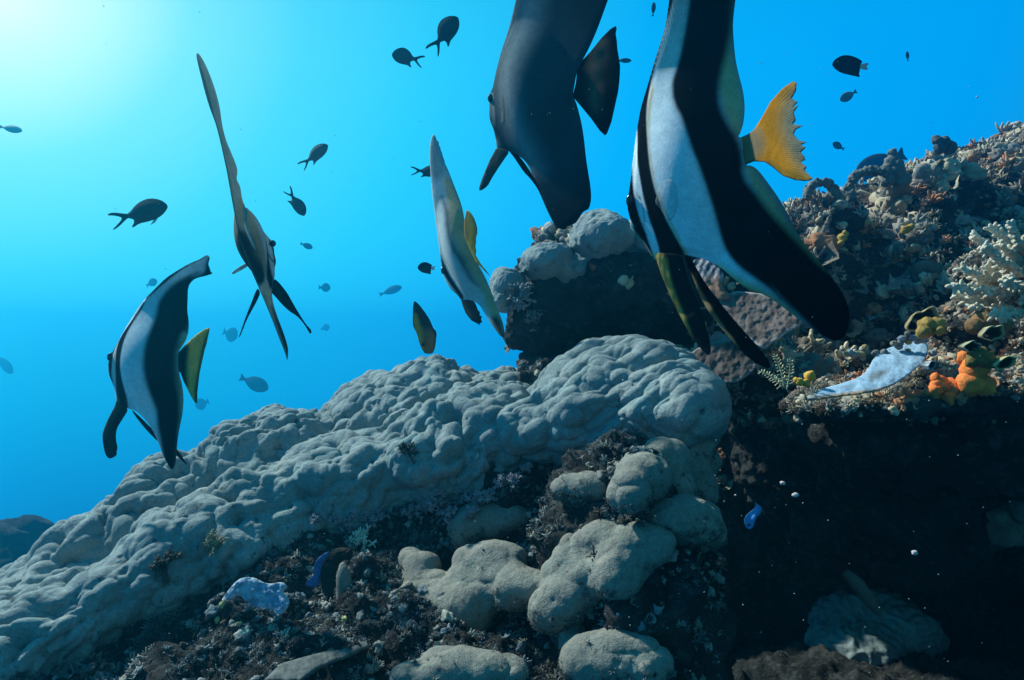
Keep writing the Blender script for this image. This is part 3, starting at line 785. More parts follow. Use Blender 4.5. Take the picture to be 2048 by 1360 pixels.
    p2 = K([(225, 950), (290, 1008), (350, 1070), (420, 1130), (488, 1180), (515, 1216), (540, 1255), (555, 1280), (530, 1258), (500, 1228), (430, 1180), (350, 1110), (280, 1030)])
    fish_piece("pelvic_fin", p2, lin(1.455, 300, -.6), lambda c, xy: c.__setitem__(slice(None), (.02, .022, .025)), root, 3.0, 1, None, 0, .0009, None, 0, .4)
    ball("eye", atd(dep, 222, 714) + nv * .001, .0085, M_EYE, root, (.8, .8, 1.1))
fish_slope()

# --- batfish seen from behind, swimming away
def fish_away():
    K4 = lambda pts: T(pts, 350, 80, 2.0606)
    K8 = lambda pts: T(pts, 420, 380, 3.886)
    spine = np.array(K4([(90, 40), (105, 140), (145, 280), (200, 470), (235, 640), (262, 780), (300, 910), (350, 1020), (400, 1140), (440, 1240), (465, 1330)]))
    def dep(xy):
        x0 = np.interp(xy[:, 1], spine[:, 1], spine[:, 0])
        o = np.clip(xy[:, 0] - x0, -20, 200)
        return 1.12 + 2.3 * o / F * 1.1
    root = empty("batfish", P(500, 440, 1.15))
    tag(root, "slender batfish seen from behind swimming away, a tall thin blade with trailing black pelvic fins", "batfish", "batfish hovering beside the reef")
    out = K4([(92, 52), (88, 62), (93, 90), (100, 120), (110, 160), (120, 200), (140, 270), (155, 310), (170, 350), (190, 430), (205, 500), (214, 540), (220, 575), (228, 620), (235, 660), (250, 740), (262, 800), (275, 850), (292, 895), (310, 940), (345, 1020), (375, 1090), (400, 1150), (430, 1230), (455, 1290), (463, 1326), (466, 1290), (465, 1265), (450, 1215), (425, 1150), (405, 1090), (398, 1045), (402, 1000), (411, 975), (410, 940), (417, 912), (410, 888), (406, 850), (400, 830), (380, 808), (350, 770), (325, 730), (300, 692), (288, 690), (276, 655), (268, 600), (252, 575), (258, 540), (250, 510), (225, 450), (205, 400), (192, 340), (185, 280), (170, 220), (150, 160), (125, 100), (105, 65)])
    def body(col, xy):
        col[:] = (.62, .60, .48)
        paint(col, xy, K4([(80, 50), (88, 62), (140, 270), (205, 500), (240, 690), (245, 690), (218, 540), (185, 400), (150, 270), (110, 120)]), (.05, .06, .05), 5, .7)
        paint(col, xy, K8([(170, 100), (200, 240), (225, 310), (262, 350), (310, 490), (372, 610), (420, 690), (380, 760), (300, 580), (240, 430), (200, 300)]), (.03, .04, .045), 8)
        paint(col, xy, K8([(215, 40), (270, 90), (250, 240), (300, 330), (310, 410), (350, 500), (410, 600), (440, 690), (395, 640), (320, 540), (285, 440), (245, 330), (205, 200)]), (.62, .46, .26), 8, .9)
        paint(col, xy, K8([(285, 240), (320, 260), (350, 310), (375, 370), (395, 430), (408, 520), (412, 600), (390, 580), (350, 490), (310, 390), (290, 330)]), (.66, .74, .74), 5)
        paint(col, xy, K8([(283, 145), (325, 210), (372, 285), (408, 355), (433, 440), (452, 540), (472, 640), (492, 700), (475, 790), (440, 700), (412, 570), (396, 470), (372, 380), (340, 290), (300, 215)]), DRK, 4)
        paint(col, xy, K8([(390, 310), (425, 345), (460, 385), (473, 420), (487, 500), (490, 560), (500, 690), (482, 650), (462, 560), (440, 440), (415, 360)]), (.60, .68, .68), 3)
        paint(col, xy, K8([(452, 380), (495, 400), (505, 470), (525, 520), (515, 590), (500, 600), (493, 520), (478, 430)]), DRK, 3)
        stroke(col, xy, K8([(450, 500), (470, 535), (490, 560)]), (.03, .05, .06), 1.2)
        paint(col, xy, K8([(390, 780), (430, 800), (500, 1040), (560, 1180), (610, 1340), (560, 1230), (500, 1080), (440, 900)]), (.36, .31, .16), 8, .6)
        paint(col, xy, K8([(470, 880), (540, 1030), (610, 1190), (612, 1340), (570, 1200), (520, 1070), (490, 970)]), (.03, .035, .035), 10)
    def thick_body(): pass
    b, nv = fish_piece("body", out, dep, body, root, 2.0, 1, (498, 480, 34, 95, -14), .016, .0009, (500, 480), 90, .85)
    p1 = K8([(455, 760), (475, 700), (500, 690), (530, 712), (565, 755), (600, 800), (625, 845), (650, 890), (700, 975), (750, 1050), (785, 1085), (789, 1110), (775, 1118), (740, 1052), (690, 992), (655, 965), (620, 945), (560, 890), (510, 830), (470, 790)])
    fish_piece("pelvic_fin", p1, lin(1.26, 560, -.3), lambda c, xy: c.__setitem__(slice(None), (.022, .024, .026)), root, 2.2, 1, None, 0, .0012, (530, 540), 40, .4)
    p2 = K8([(372, 760), (392, 800), (370, 850), (350, 890), (310, 960), (280, 1020), (255, 1085), (235, 1135), (222, 1150), (238, 1105), (262, 1030), (300, 930), (325, 870), (350, 800)])
    fish_piece("pelvic_fin", p2, lin(1.16, 500, .8), lambda c, xy: c.__setitem__(slice(None), (.022, .026, .03)), root, 2.2, 1, None, 0, .0012, None, 0, .4)
    tl = K8([(262, 95), (272, 140), (292, 150), (285, 230), (292, 290), (320, 360), (345, 430), (358, 478), (330, 432), (300, 370), (272, 300), (262, 230), (258, 160)])
    fish_piece("tail_fin", tl, lin(1.10, 490, -1.2), lambda c, xy: c.__setitem__(slice(None), (.62, .60, .50)), root, 2.0, 1, None, 0, .0012, (487, 460), 50, .7)
    pc = K8([(296, 560), (298, 590), (240, 625), (200, 645), (178, 656), (169, 648), (176, 634), (205, 612), (250, 585)])
    fish_piece("pectoral_fin", pc, lin(1.14, 490, 1.0), lambda c, xy: c.__setitem__(slice(None), (.85, .88, .85)), root, 2.0, 1, None, 0, .0012, None, 0, .5)
    ball("eye", P(545, 487, 1.205), .006, M_EYE, root)
fish_away()

# --- pale batfish in the middle
def fish_mid():
    K = lambda pts: T(pts, 760, 240, 2.72)
    dep = lin(1.5, 930, -.9)
    root = empty("batfish", atd(dep, 925, 470))
    tag(root, "pale silvery batfish with a yellow tail between the dark batfish and the end-on slender one", "batfish", "batfish hovering beside the reef")
    out = K([(288, 78), (280, 95), (275, 120), (271, 160), (270, 200), (273, 250), (275, 290), (282, 380), (288, 430), (295, 480), (305, 560), (315, 640), (325, 715), (331, 760), (335, 800), (342, 840), (355, 870), (370, 898), (385, 920), (402, 936), (420, 950), (445, 985), (470, 985), (495, 982), (520, 990), (545, 1010), (562, 1040), (580, 1070), (620, 1130), (650, 1170), (672, 1187), (676, 1165), (677, 1145), (665, 1090), (635, 1020), (605, 930), (570, 850), (530, 780), (490, 700), (465, 640), (463, 600), (462, 560), (450, 490), (436, 440), (420, 400), (385, 310), (372, 275), (360, 250), (352, 235), (350, 215), (341, 200), (338, 178), (330, 165), (328, 148), (320, 138), (320, 118), (308, 110), (300, 85)])
    def body(col, xy):
        col[:] = (.72, .80, .76)
        paint(col, xy, K([(340, 300), (400, 320), (460, 480), (480, 640), (560, 800), (620, 940), (690, 1190), (650, 1180), (590, 1040), (545, 900), (500, 790), (455, 690), (410, 560), (370, 440)]), (.72, .57, .30), 14)
        paint(col, xy, K([(330, 400), (375, 470), (400, 520), (430, 620), (455, 690), (500, 760), (520, 850), (548, 910), (515, 880), (480, 790), (440, 710), (405, 610), (375, 510), (345, 450)]), (.05, .06, .065), 12, .85)
        paint(col, xy, K([(322, 715), (335, 745), (355, 790), (375, 835), (402, 880), (432, 920), (462, 968), (445, 985), (412, 935), (378, 890), (352, 840), (335, 795)]), DRK, 3.5)
        paint(col, xy, K([(360, 760), (390, 800), (440, 890), (470, 960), (485, 965), (450, 880), (410, 800), (375, 750)]), (.42, .34, .22), 7, .6)
        paint(col, xy, K([(600, 1080), (650, 1060), (690, 1200), (660, 1190)]), (.05, .06, .06), 14)
        paint(col, xy, K([(265, 80), (310, 70), (350, 200), (372, 290), (330, 330), (270, 330)]), (.30, .36, .34), 18, .7)
        paint(col, xy, K([(355, 860), (385, 915), (430, 960), (420, 965), (380, 925)]), (.40, .38, .24), 3, .7)
    b, nv = fish_piece("body", out, dep, body, root, 2.3, 1, (920, 500, 36, 110, -18), .024, .0012, (925, 560), 240, .45)
    pv_ = K([(440, 975), (450, 1010), (465, 1048), (482, 1072), (500, 1092), (525, 1105), (545, 1116), (543, 1104), (556, 1102), (550, 1085), (553, 1068), (542, 1062), (543, 1045), (530, 1030), (522, 1005), (510, 985), (475, 970)])
    def pc(col, xy):
        col[:] = (.04, .045, .045)
        paint(col, xy, K([(440, 970), (460, 1040), (500, 1090), (500, 1060), (470, 1000)]), (.20, .19, .12), 10, .7)
    fish_piece("pelvic_fin", pv_, dep, pc, root, 2.3, 0, None, 0, .0012, (920, 590), 50, .6)
    tl = K([(462, 640), (458, 590), (460, 540), (470, 492), (484, 495), (497, 510), (512, 535), (522, 562), (529, 590), (528, 620), (522, 640), (522, 670), (518, 690), (524, 712), (520, 735), (545, 778), (575, 815), (600, 852), (560, 812), (522, 772), (490, 705)])
    def tc_(col, xy):
        col[:] = (.95, .62, .10)
        paint(col, xy, K([(455, 480), (480, 480), (475, 560), (485, 640), (470, 660), (455, 600)]), (.34, .27, .14), 10, .8)
        paint(col, xy, K([(510, 500), (540, 580), (530, 640), (518, 600), (505, 545)]), (.36, .36, .26), 9, .7)
    fish_piece("tail_fin", tl, lin(1.46, 930, -.9), tc_, root, 2.2, 0, None, 0, .0012, (925, 490), 60, .9)
    ball("eye", atd(dep, 888, 541) + nv * .002, .007, M_EYE, root, (.8, .8, 1.2))
fish_mid()

# --- small fish.  local outline: snout at +x, length 1, up +y
CH_BODY = [(.50, -.02), (.47, .07), (.38, .17), (.24, .25), (.06, .29), (-.12, .26), (-.27, .19), (-.38, .10), (-.46, .06), (-.52, .04), (-.53, -.04), (-.45, -.07), (-.36, -.12), (-.38, -.20), (-.46, -.28), (-.42, -.30), (-.26, -.24), (-.08, -.25), (.12, -.24), (.30, -.19), (.43, -.10)]
CH_TAIL = [(-.47, .05), (-.60, .09), (-.78, .16), (-.90, .17), (-.96, .13), (-.80, .09), (-.66, .02), (-.63, -.02), (-.68, -.08), (-.82, -.17), (-.92, -.24), (-.87, -.24), (-.72, -.18), (-.56, -.08), (-.48, -.05)]
OV_BODY = [(.50, .0), (.45, .10), (.32, .21), (.12, .27), (-.1, .26), (-.3, .18), (-.44, .07), (-.50, .04), (-.50, -.04), (-.43, -.08), (-.3, -.18), (-.1, -.26), (.12, -.27), (.32, -.21), (.46, -.10)]
OV_TAIL = [(-.46, .04), (-.58, .09), (-.70, .17), (-.68, .06), (-.66, 0), (-.68, -.08), (-.70, -.15), (-.58, -.09), (-.46, -.04)]
BI_BODY = [(.50, .02), (.44, .14), (.28, .27), (.08, .33), (-.14, .31), (-.34, .24), (-.48, .16), (-.42, .07), (-.40, -.02), (-.41, -.14), (-.38, -.24), (-.44, -.34), (-.28, -.32), (-.06, -.29), (.18, -.25), (.36, -.16), (.47, -.06)]
BI_TAIL = [(-.36, .06), (-.48, .08), (-.62, .13), (-.70, .10), (-.60, .02), (-.68, -.08), (-.56, -.10), (-.46, -.08), (-.36, -.06)]
def small_fish(name, cat, label, px, py, L, H, ang, Y, kind='ch', col=(.06, .07, .07), tailcol=None, group=None, yaw=.35, eye=True, pale_fin=False, belly=None):
    """px, py: middle of the body; L, H picture length and height; ang: heading in the picture (0 right, 90 up)"""
    Bo, Ta, hh = {'ch': (CH_BODY, CH_TAIL, .55), 'ov': (OV_BODY, OV_TAIL, .54), 'bi': (BI_BODY, BI_TAIL, .66)}[kind]
    flip = -1 if abs(((ang + 180) % 360) - 180) > 90 else 1
    a = math.radians(ang); ca, sa = math.cos(a), math.sin(a)
    def M(pts): return [(px + L * x * ca - flip * H / hh * y * (-sa) * -1 * -1, 0) if 0 else (px + L * x * ca - flip * H / hh * y * sa, py - (L * x * sa + flip * H / hh * y * ca)) for x, y in pts]
    dep = lin(Y, px, -yaw if flip > 0 else yaw)
    root = empty(name, P(px, py, Y))
    tag(root, label, cat, group)
    sp = max(1.5, L / 22)
    def pb(c, xy):
        c[:] = col
        if belly is not None: paint(c, xy, M([(.5, -.05), (.2, -.1), (-.3, -.1), (-.5, -.3), (0, -.4), (.4, -.3)]), belly, L * .15, .9)
    b, nv = fish_piece("body", M(Bo), dep, pb, root, sp, 1, (px, py, L * .52, H * .55, -ang), L / F * Y * .13, L / F * Y * .012)
    tcl = tailcol or col
    fish_piece("tail_fin", M(Ta), dep, lambda c, xy: c.__setitem__(slice(None), tcl), root, sp, 1, None, 0, L / F * Y * .012, None, 0, .5)
    if pale_fin:
        fish_piece("pelvic_fin", M([(.22, -.2), (.10, -.24), (.02, -.31), (.0, -.34), (.12, -.30)]), dep, lambda c, xy: c.__setitem__(slice(None), (.75, .78, .75)), root, sp, 0, None, 0, L / F * Y * .012, None, 0, .5)
    if eye:
        e = M([(.36, .06)])[0]
        ball("eye", atd(dep, *e) + nv * L / F * Y * .07, L / F * Y * .035, M_EYE, root, seg=10)
    return root
G1 = "small forktail damselfish in open water"
small_fish("damselfish", "damselfish", "largest grey damselfish, pale gap in its swallow tail, above the hook-finned batfish", 295, 422, 84, 46, 14, 1.7, 'ch', (.055, .062, .06), group=G1, pale_fin=True)
small_fish("damselfish", "damselfish", "dark forktail damselfish nose up beside the dark batfish, higher of that pair", 896, 58, 62, 42, 52, 1.55, 'ch', (.035, .04, .05), group=G1)
small_fish("damselfish", "damselfish", "white-nosed forktail damselfish below and beside the nose-up dark one", 806, 113, 46, 34, 168, 1.9, 'ch', (.06, .075, .08), group=G1)
small_fish("damselfish", "damselfish", "grey damselfish pointing up, right of the slender blade-like batfish", 636, 305, 50, 27, 38, 2.1, 'ch', (.13, .14, .12), group=G1)
small_fish("damselfish", "damselfish", "small curled damselfish tail up, just below the grey one that points up", 597, 412, 46, 25, -58, 2.2, 'ch', (.07, .08, .075), group=G1)
small_fish("damselfish", "damselfish", "dark damselfish whose head is hidden behind the pale batfish, only its forked tail showing", 862, 343, 44, 24, -4, 1.9, 'ch', (.04, .05, .06), group=G1)
G2 = "dark damselfish with white tails"
small_fish("damselfish", "damselfish", "stubby dark damselfish with a white tail between the yellow-edged fish and pale batfish", 850, 536, 30, 24, 178, 1.7, 'bi', (.03, .04, .05), (.7, .75, .72), G2)
small_fish("damselfish", "damselfish", "black damselfish with a white tail high above the encrusted reef slope", 1695, 131, 62, 42, 176, 1.5, 'bi', (.012, .012, .016), (.6, .65, .62), G2)
G3 = "far small fish fading into the blue water"
for a in [("pale greyish fish below the black white-tailed one, above the reef slope", 1694, 193, 32, 19, 210, 14.3, 'ov', (.16, .17, .14)),
          ("faint bluish fish just over the reef slope beside the orange tail", 1675, 291, 22, 15, 150, 24.5, 'ov', (.05, .06, .06)),
          ("large blurred dark fish half hidden behind the knobbed coral on the reef slope", 1752, 334, 92, 52, 205, 19.5, 'ov', (.03, .035, .04)),
          ("hazy oval fish with a clear tail just above the crest of the boulder coral", 513, 768, 52, 30, -22, 16.1, 'ov', (.05, .06, .055)),
          ("round hazy fish at the tip of a trailing pelvic fin of the slender batfish", 463, 669, 26, 30, -20, 22.3, 'ov', (.06, .07, .06)),
          ("hazy fish cut by the picture edge above the distant reef mound", 12, 731, 42, 20, -50, 26.7, 'ov', (.06, .07, .06)),
          ("very faint long fish in the brightest water near the sun glow", 25, 258, 40, 15, -10, 29.5, 'ov', (.6, .6, .55)),
          ("very faint fish just under the curled damselfish", 615, 492, 22, 12, -20, 29.5, 'ov', (.04, .05, .05)),
          ("faint round fish above the slender batfish's pelvic fin tip", 651, 575, 20, 18, 0, 29.5, 'ov', (.04, .05, .05)),
          ("faintest round fish just off the slender batfish's pelvic fin tip", 652, 655, 15, 14, 20, 29.5, 'ov', (.04, .05, .05)),
          ("faint long fish just left of the yellow-edged fish", 785, 580, 40, 16, 20, 29.5, 'ov', (.05, .06, .06)),
          ("faint roundish fish beside the tail tip of the hook-finned batfish", 402, 808, 24, 24, 200, 28.8, 'ov', (.05, .06, .06)),
          ("faint sliver of a fish beside the dark fan tail", 1250, 121, 26, 10, 0, 29.5, 'ov', (.03, .04, .05)),
          ("faint upright fish at the top edge between the biggest batfish", 1307, 16, 24, 9, 85, 28.8, 'ov', (.03, .04, .05)),
          ("tiny upright sliver of a fish far above the reef slope", 1815, 111, 17, 7, 95, 24.5, 'ov', (.03, .04, .05)),
          ("faint smudge of a fish near the hooked dorsal tip of a batfish", 305, 565, 20, 16, 30, 29.5, 'ov', (.05, .06, .06))]:
    small_fish("reef_fish", "fish", *a, group=G3, eye=False)
# --- yellow-edged fish seen from behind
def fish_yellow():
    K = lambda pts: T(pts, 760, 240, 2.72)
    dep = lin(1.6, 850, .9)
    root = empty("angelfish", P(848, 655, 1.6))
    tag(root, "small brown fish edged with yellow, diving nose down below the pale batfish", "fish")
    def bc(col, xy):
        col[:] = (.05, .055, .05)
        paint(col, xy, K([(180, 1130), (205, 1130), (270, 1140), (310, 1150), (300, 1280), (240, 1290), (200, 1200)]), (.24, .19, .10), 18, .9)
        paint(col, xy, K([(175, 1050), (197, 1045), (203, 1100), (214, 1150), (240, 1260), (220, 1250), (190, 1150)]), (.62, .42, .08), 5)
        paint(col, xy, K([(185, 980), (200, 1000), (192, 1050), (180, 1050)]), (.08, .10, .08), 5)
    fish_piece("body", K([(186, 982), (180, 1010), (179, 1050), (178, 1110), (185, 1132), (195, 1150), (204, 1172), (210, 1200), (222, 1232), (232, 1254), (246, 1272), (285, 1272), (296, 1250), (301, 1230), (306, 1190), (300, 1150), (290, 1132), (282, 1115), (270, 1085), (255, 1062), (240, 1040), (210, 1000)]), dep, bc, root, 1.8, 1, (848, 660, 16, 44, -12), .016, .0012)
    fish_piece("dorsal_fin", K([(284, 1120), (288, 1138), (300, 1140), (308, 1160), (306, 1188), (300, 1205), (296, 1160)]), dep, lambda c, xy: c.__setitem__(slice(None), (.03, .04, .06)), root, 1.8, 1, None, 0, .001, None, 0, .3)
    ball("eye", P(846, 690, 1.588), .004, M_EYE, root, seg=10)
fish_yellow()
# --- little blue fish under the ledge
def fish_blue():
    K = lambda pts: T(pts, 1400, 950, 3.16)
    dep = lin(1.25, 1505, .4)
    root = empty("wrasse", P(1505, 1030, 1.25))
    tag(root, "little curved blue fish alone in the dark cave", "fish")
    fish_piece("body", K([(352, 188), (370, 190), (390, 203), (392, 222), (380, 245), (356, 268), (344, 300), (336, 328), (318, 342), (300, 340), (286, 318), (279, 295), (285, 265), (302, 245), (325, 228), (345, 210)]), dep,
               lambda c, xy: c.__setitem__(slice(None), (.16, .42, .85)), root, 1.8, 1, (1503, 1035, 12, 24, 20), .007, .001)
    fish_piece("dorsal_fin", K([(352, 188), (345, 178), (352, 176), (372, 190), (366, 200)]), dep, lambda c, xy: c.__setitem__(slice(None), (.3, .45, .6)), root, 1.8, 0, None, 0, .0008, None, 0, .5)
    ball("eye", P(1498, 1050, 1.243), .0022, M_EYE, root, seg=10)
fish_blue()

# ------------------------------------------------------------------ rubble, turf and small growth (uncountable)
def ico(level):
    t_ = (1 + 5 ** .5) / 2
    V = np.array([(-1, t_, 0), (1, t_, 0), (-1, -t_, 0), (1, -t_, 0), (0, -1, t_), (0, 1, t_), (0, -1, -t_), (0, 1, -t_), (t_, 0, -1), (t_, 0, 1), (-t_, 0, -1), (-t_, 0, 1)], float)
    Fc = [(0, 11, 5), (0, 5, 1), (0, 1, 7), (0, 7, 10), (0, 10, 11), (1, 5, 9), (5, 11, 4), (11, 10, 2), (10, 7, 6), (7, 1, 8), (3, 9, 4), (3, 4, 2), (3, 2, 6), (3, 6, 8), (3, 8, 9), (4, 9, 5), (2, 4, 11), (6, 2, 10), (8, 6, 7), (9, 8, 1)]
    V /= np.linalg.norm(V[0])
    for _ in range(level):
        V = list(map(tuple, V)); c = {}; F2 = []
        def mid(a, b):
            k = (min(a, b), max(a, b))
            if k not in c:
                m_ = (np.array(V[a]) + np.array(V[b])) / 2; V.append(tuple(m_ / np.linalg.norm(m_))); c[k] = len(V) - 1
            return c[k]
        for a, b, d in Fc:
            x, y, z = mid(a, b), mid(b, d), mid(d, a)
            F2 += [(a, x, z), (b, y, x), (d, z, y), (x, y, z)]
        V = np.array(V); Fc = F2
    return np.array(V), np.array(Fc)
def tube(path, rad, sides=6, cap=True):
    path = np.asarray(path, float); n_ = len(path); rad = np.broadcast_to(rad, (n_,))
    tg = np.gradient(path, axis=0); tg /= np.linalg.norm(tg, axis=1)[:, None] + 1e-9
    ref = np.array([.31, .87, .38]); a = np.cross(tg, ref); a /= np.linalg.norm(a, axis=1)[:, None] + 1e-9
    b = np.cross(tg, a)
    ph = np.linspace(0, 2 * math.pi, sides, endpoint=False)
    V = path[:, None] + rad[:, None, None] * (np.cos(ph)[None, :, None] * a[:, None] + np.sin(ph)[None, :, None] * b[:, None])
    V = V.reshape(-1, 3)
    ii = np.arange(n_ * sides).reshape(n_, sides); jj = np.roll(ii, -1, 1)
    q = np.stack([ii[:-1], jj[:-1], jj[1:], ii[1:]], -1).reshape(-1, 4)
    tri = np.concatenate([q[:, [0, 1, 2]], q[:, [0, 2, 3]]])
    if cap:
        V = np.concatenate([V, path[-1:] + tg[-1:] * rad[-1] * .7, path[:1]])
        e = ii[-1]; tri = np.concatenate([tri, np.stack([e, np.roll(e, -1), np.full(sides, len(V) - 2)], 1), np.stack([np.roll(ii[0], -1), ii[0], np.full(sides, len(V) - 1)], 1)])
    return V, tri
def join(parts):
    Vs, Fs, o = [], [], 0
    for v, f in parts:
        Vs.append(v); Fs.append(np.asarray(f) + o); o += len(v)
    return np.concatenate(Vs), np.concatenate(Fs)
r_ = np.random.default_rng(5)
TEMPL = {}
I1, I1f = ico(1); I2, I2f = ico(2)
TEMPL['lump'] = [(I2 * (1 + .6 * perlin(I2 * 1.0 + i * 7, .8, i) + .5 * perlin(I2 + i * 3, .38, i))[:, None] * np.array([1, .8, .7]), I2f) for i in range(5)]
def _tuft(n_, spread, thick, sides=4):
    ps = []
    for i in range(n_):
        d = np.array([r_.normal() * spread, r_.normal() * spread, 1]); d /= np.linalg.norm(d)
        L_ = r_.uniform(.7, 1.3); m_ = d * L_ * .5 + r_.normal(size=3) * .12
        ps.append(tube([[0, 0, -.1], m_, d * L_], [thick, thick * .85, thick * .55], sides))
    return join(ps)
TEMPL['tuft'] = [_tuft(9, .8, .16) for i in range(4)]
TEMPL['turf'] = [_tuft(9, .9, .06, 3) for i in range(4)]
def _flake(seed):
    g = np.linspace(-1, 1, 7); X, Y = np.meshgrid(g, g); V = np.stack([X.ravel(), Y.ravel(), .45 * (X ** 2 + Y ** 2).ravel() * .6], 1)
    V[:, :2] *= (1 - .25 * (np.abs(X * Y).ravel()))[:, None]
    V += .35 * np.stack([perlin(V, .9, seed), perlin(V, .9, seed + 1), perlin(V, .7, seed + 2)], 1)
    ii = np.arange(49).reshape(7, 7); q = np.stack([ii[:-1, :-1], ii[1:, :-1], ii[1:, 1:], ii[:-1, 1:]], -1).reshape(-1, 4)
    return V, np.concatenate([q[:, [0, 1, 2]], q[:, [0, 2, 3]]])
TEMPL['flake'] = [_flake(i * 5) for i in range(4)]
def _cup():
    n_, m_ = 9, 5; ph = np.linspace(0, 2 * math.pi, n_, endpoint=False); rows = []
    for z, r in ((-.3, .7), (.4, .75), (1, 1), (.9, .72), (.2, .45)):
        rows.append(np.stack([np.cos(ph) * r, np.sin(ph) * r, np.full(n_, z)], 1))
    V = np.concatenate(rows); ii = np.arange(n_ * m_).reshape(m_, n_); jj = np.roll(ii, -1, 1)
    q = np.stack([ii[:-1], jj[:-1], jj[1:], ii[1:]], -1).reshape(-1, 4)
    return V * np.array([1, .8, 1.1]), np.concatenate([q[:, [0, 1, 2]], q[:, [0, 2, 3]]])
TEMPL['cup'] = [_cup()]
def sample(V, Q, n_, wfun=None, seed=0):
    """points on the part of a surface turned towards the open water on the viewer's side"""
    g = np.random.default_rng(seed)
    c = V[Q].mean(1); nn = np.cross(V[Q[:, 2]] - V[Q[:, 0]], V[Q[:, 3]] - V[Q[:, 1]])
    ar = np.linalg.norm(nn, axis=1) * .5; nn /= (np.linalg.norm(nn, axis=1)[:, None] + 1e-12)
    d = CAM - c; dist = np.linalg.norm(d, axis=1); d /= dist[:, None]
    wt = ar * sstep(-.25, .1, (nn * d).sum(1))
    py = 680 - (c[:, 2] - CZ) / c[:, 1] * F; px = 1024 + c[:, 0] / c[:, 1] * F
    wt *= (px > -150) & (px < 2200) & (py < 1480) & (py > 100)
    if wfun is not None: wt *= wfun(c, nn, px, py)
    i = g.choice(len(c), n_, p=wt / wt.sum())
    a = g.random((n_, 2)); q = V[Q[i]]
    p = (q[:, 0] * (1 - a[:, :1]) + q[:, 1] * a[:, :1]) * (1 - a[:, 1:]) + (q[:, 3] * (1 - a[:, :1]) + q[:, 2] * a[:, :1]) * a[:, 1:]
    return p, nn[i], px[i], py[i]
def scatter(p, nn, kind, smin, smax, palette, seed=0, up=.3, sink=.3, cluster=None):
    g = np.random.default_rng(seed + 100)
    Vs, Fs, Cs, o = [], [], [], 0
    tl = TEMPL[kind]; which = g.integers(len(tl), size=len(p))
    pal = np.array(palette)
    for k_, (tv, tf) in enumerate(tl):
        m_ = which == k_; c = m_.sum()
        if not c: continue
        z = nn[m_] * (1 - up) + np.array([0, 0, up]) + g.normal(size=(c, 3)) * .25
        z /= np.linalg.norm(z, axis=1)[:, None]
        x = np.cross(z, g.normal(size=(c, 3))); x /= np.linalg.norm(x, axis=1)[:, None]
        y = np.cross(z, x)
        s_ = smin * (smax / smin) ** (g.random(c) ** 1.6)
        R = np.stack([x, y, z], 1)
        v = np.einsum('ni,cij->cnj', tv, R) * s_[:, None, None] * g.uniform(.75, 1.3, (c, 1, 1)) + (p[m_] - z * s_[:, None] * sink * 0 + nn[m_] * s_[:, None] * (-sink + .1))[:, None]
        # colour drifts over the reef in patches
        u = np.clip((perlin(p[m_], .09, seed + 3) * .5 + .5) * len(pal) + g.normal(size=c) * .9, 0, len(pal) - .01).astype(int)
        cc = pal[u] * g.uniform(.65, 1.3, (c, 1))
        cv = np.repeat(cc[:, None], len(tv), 1)
        tip = np.clip(tv[:, 2], 0, 1)[None, :, None]
        cv = cv * (1 + .5 * tip)
        Vs.append(v.reshape(-1, 3)); Cs.append(cv.reshape(-1, 3))
        Fs.append((tf[None] + (np.arange(c) * len(tv))[:, None, None] + o).reshape(-1, 3)); o += c * len(tv)
    return np.concatenate(Vs), np.concatenate(Fs), np.concatenate(Cs)
def litter(name, sets):
    Vs, Fs, Cs, o = [], [], [], 0
    for v, f, c in sets:
        Vs.append(v); Fs.append(f + o); Cs.append(c); o += len(v)
    return tag(mk(name, np.concatenate(Vs), np.concatenate(Fs), M_TURF if name == 'turf_algae' else M_GROW, attrs={"col": np.concatenate(Cs)}), kind="stuff")
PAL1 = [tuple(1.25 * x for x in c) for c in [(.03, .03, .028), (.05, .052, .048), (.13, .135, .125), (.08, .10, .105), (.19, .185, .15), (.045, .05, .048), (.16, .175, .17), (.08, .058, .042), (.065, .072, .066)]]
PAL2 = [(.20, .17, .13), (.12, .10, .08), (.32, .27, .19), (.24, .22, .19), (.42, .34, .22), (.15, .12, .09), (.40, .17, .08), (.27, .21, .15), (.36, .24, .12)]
def patch(c, sc, sd_, lo=-.1, hi_=.35): return sstep(lo, hi_, perlin(c, sc, sd_))
def cave(px, py): return 1 - 1.0 * ((px > 1445) & (py > 845)) - .97 * ((px > 960) & (px < 1400) & (py > 480) & (py < 720))
def onslope(c, nn, px, py): return (.10 + sstep(-.1, .5, nn[:, 2])) * cave(px, py)
def lumpy(c, nn, px, py): return onslope(c, nn, px, py) * (.12 + patch(c, .10, 91)) * (.2 + patch(c, .035, 92, -.2, .2))
def tufty(c, nn, px, py): return onslope(c, nn, px, py) * (.25 + patch(c, .07, 93))
sets = []
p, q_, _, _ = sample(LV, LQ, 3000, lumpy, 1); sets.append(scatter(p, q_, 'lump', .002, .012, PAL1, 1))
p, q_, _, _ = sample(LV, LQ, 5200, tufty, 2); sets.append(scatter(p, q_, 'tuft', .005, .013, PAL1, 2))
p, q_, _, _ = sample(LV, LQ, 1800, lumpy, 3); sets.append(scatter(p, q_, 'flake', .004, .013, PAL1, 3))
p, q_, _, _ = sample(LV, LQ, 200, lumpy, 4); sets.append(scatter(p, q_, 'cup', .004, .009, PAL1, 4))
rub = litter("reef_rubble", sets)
sets = []
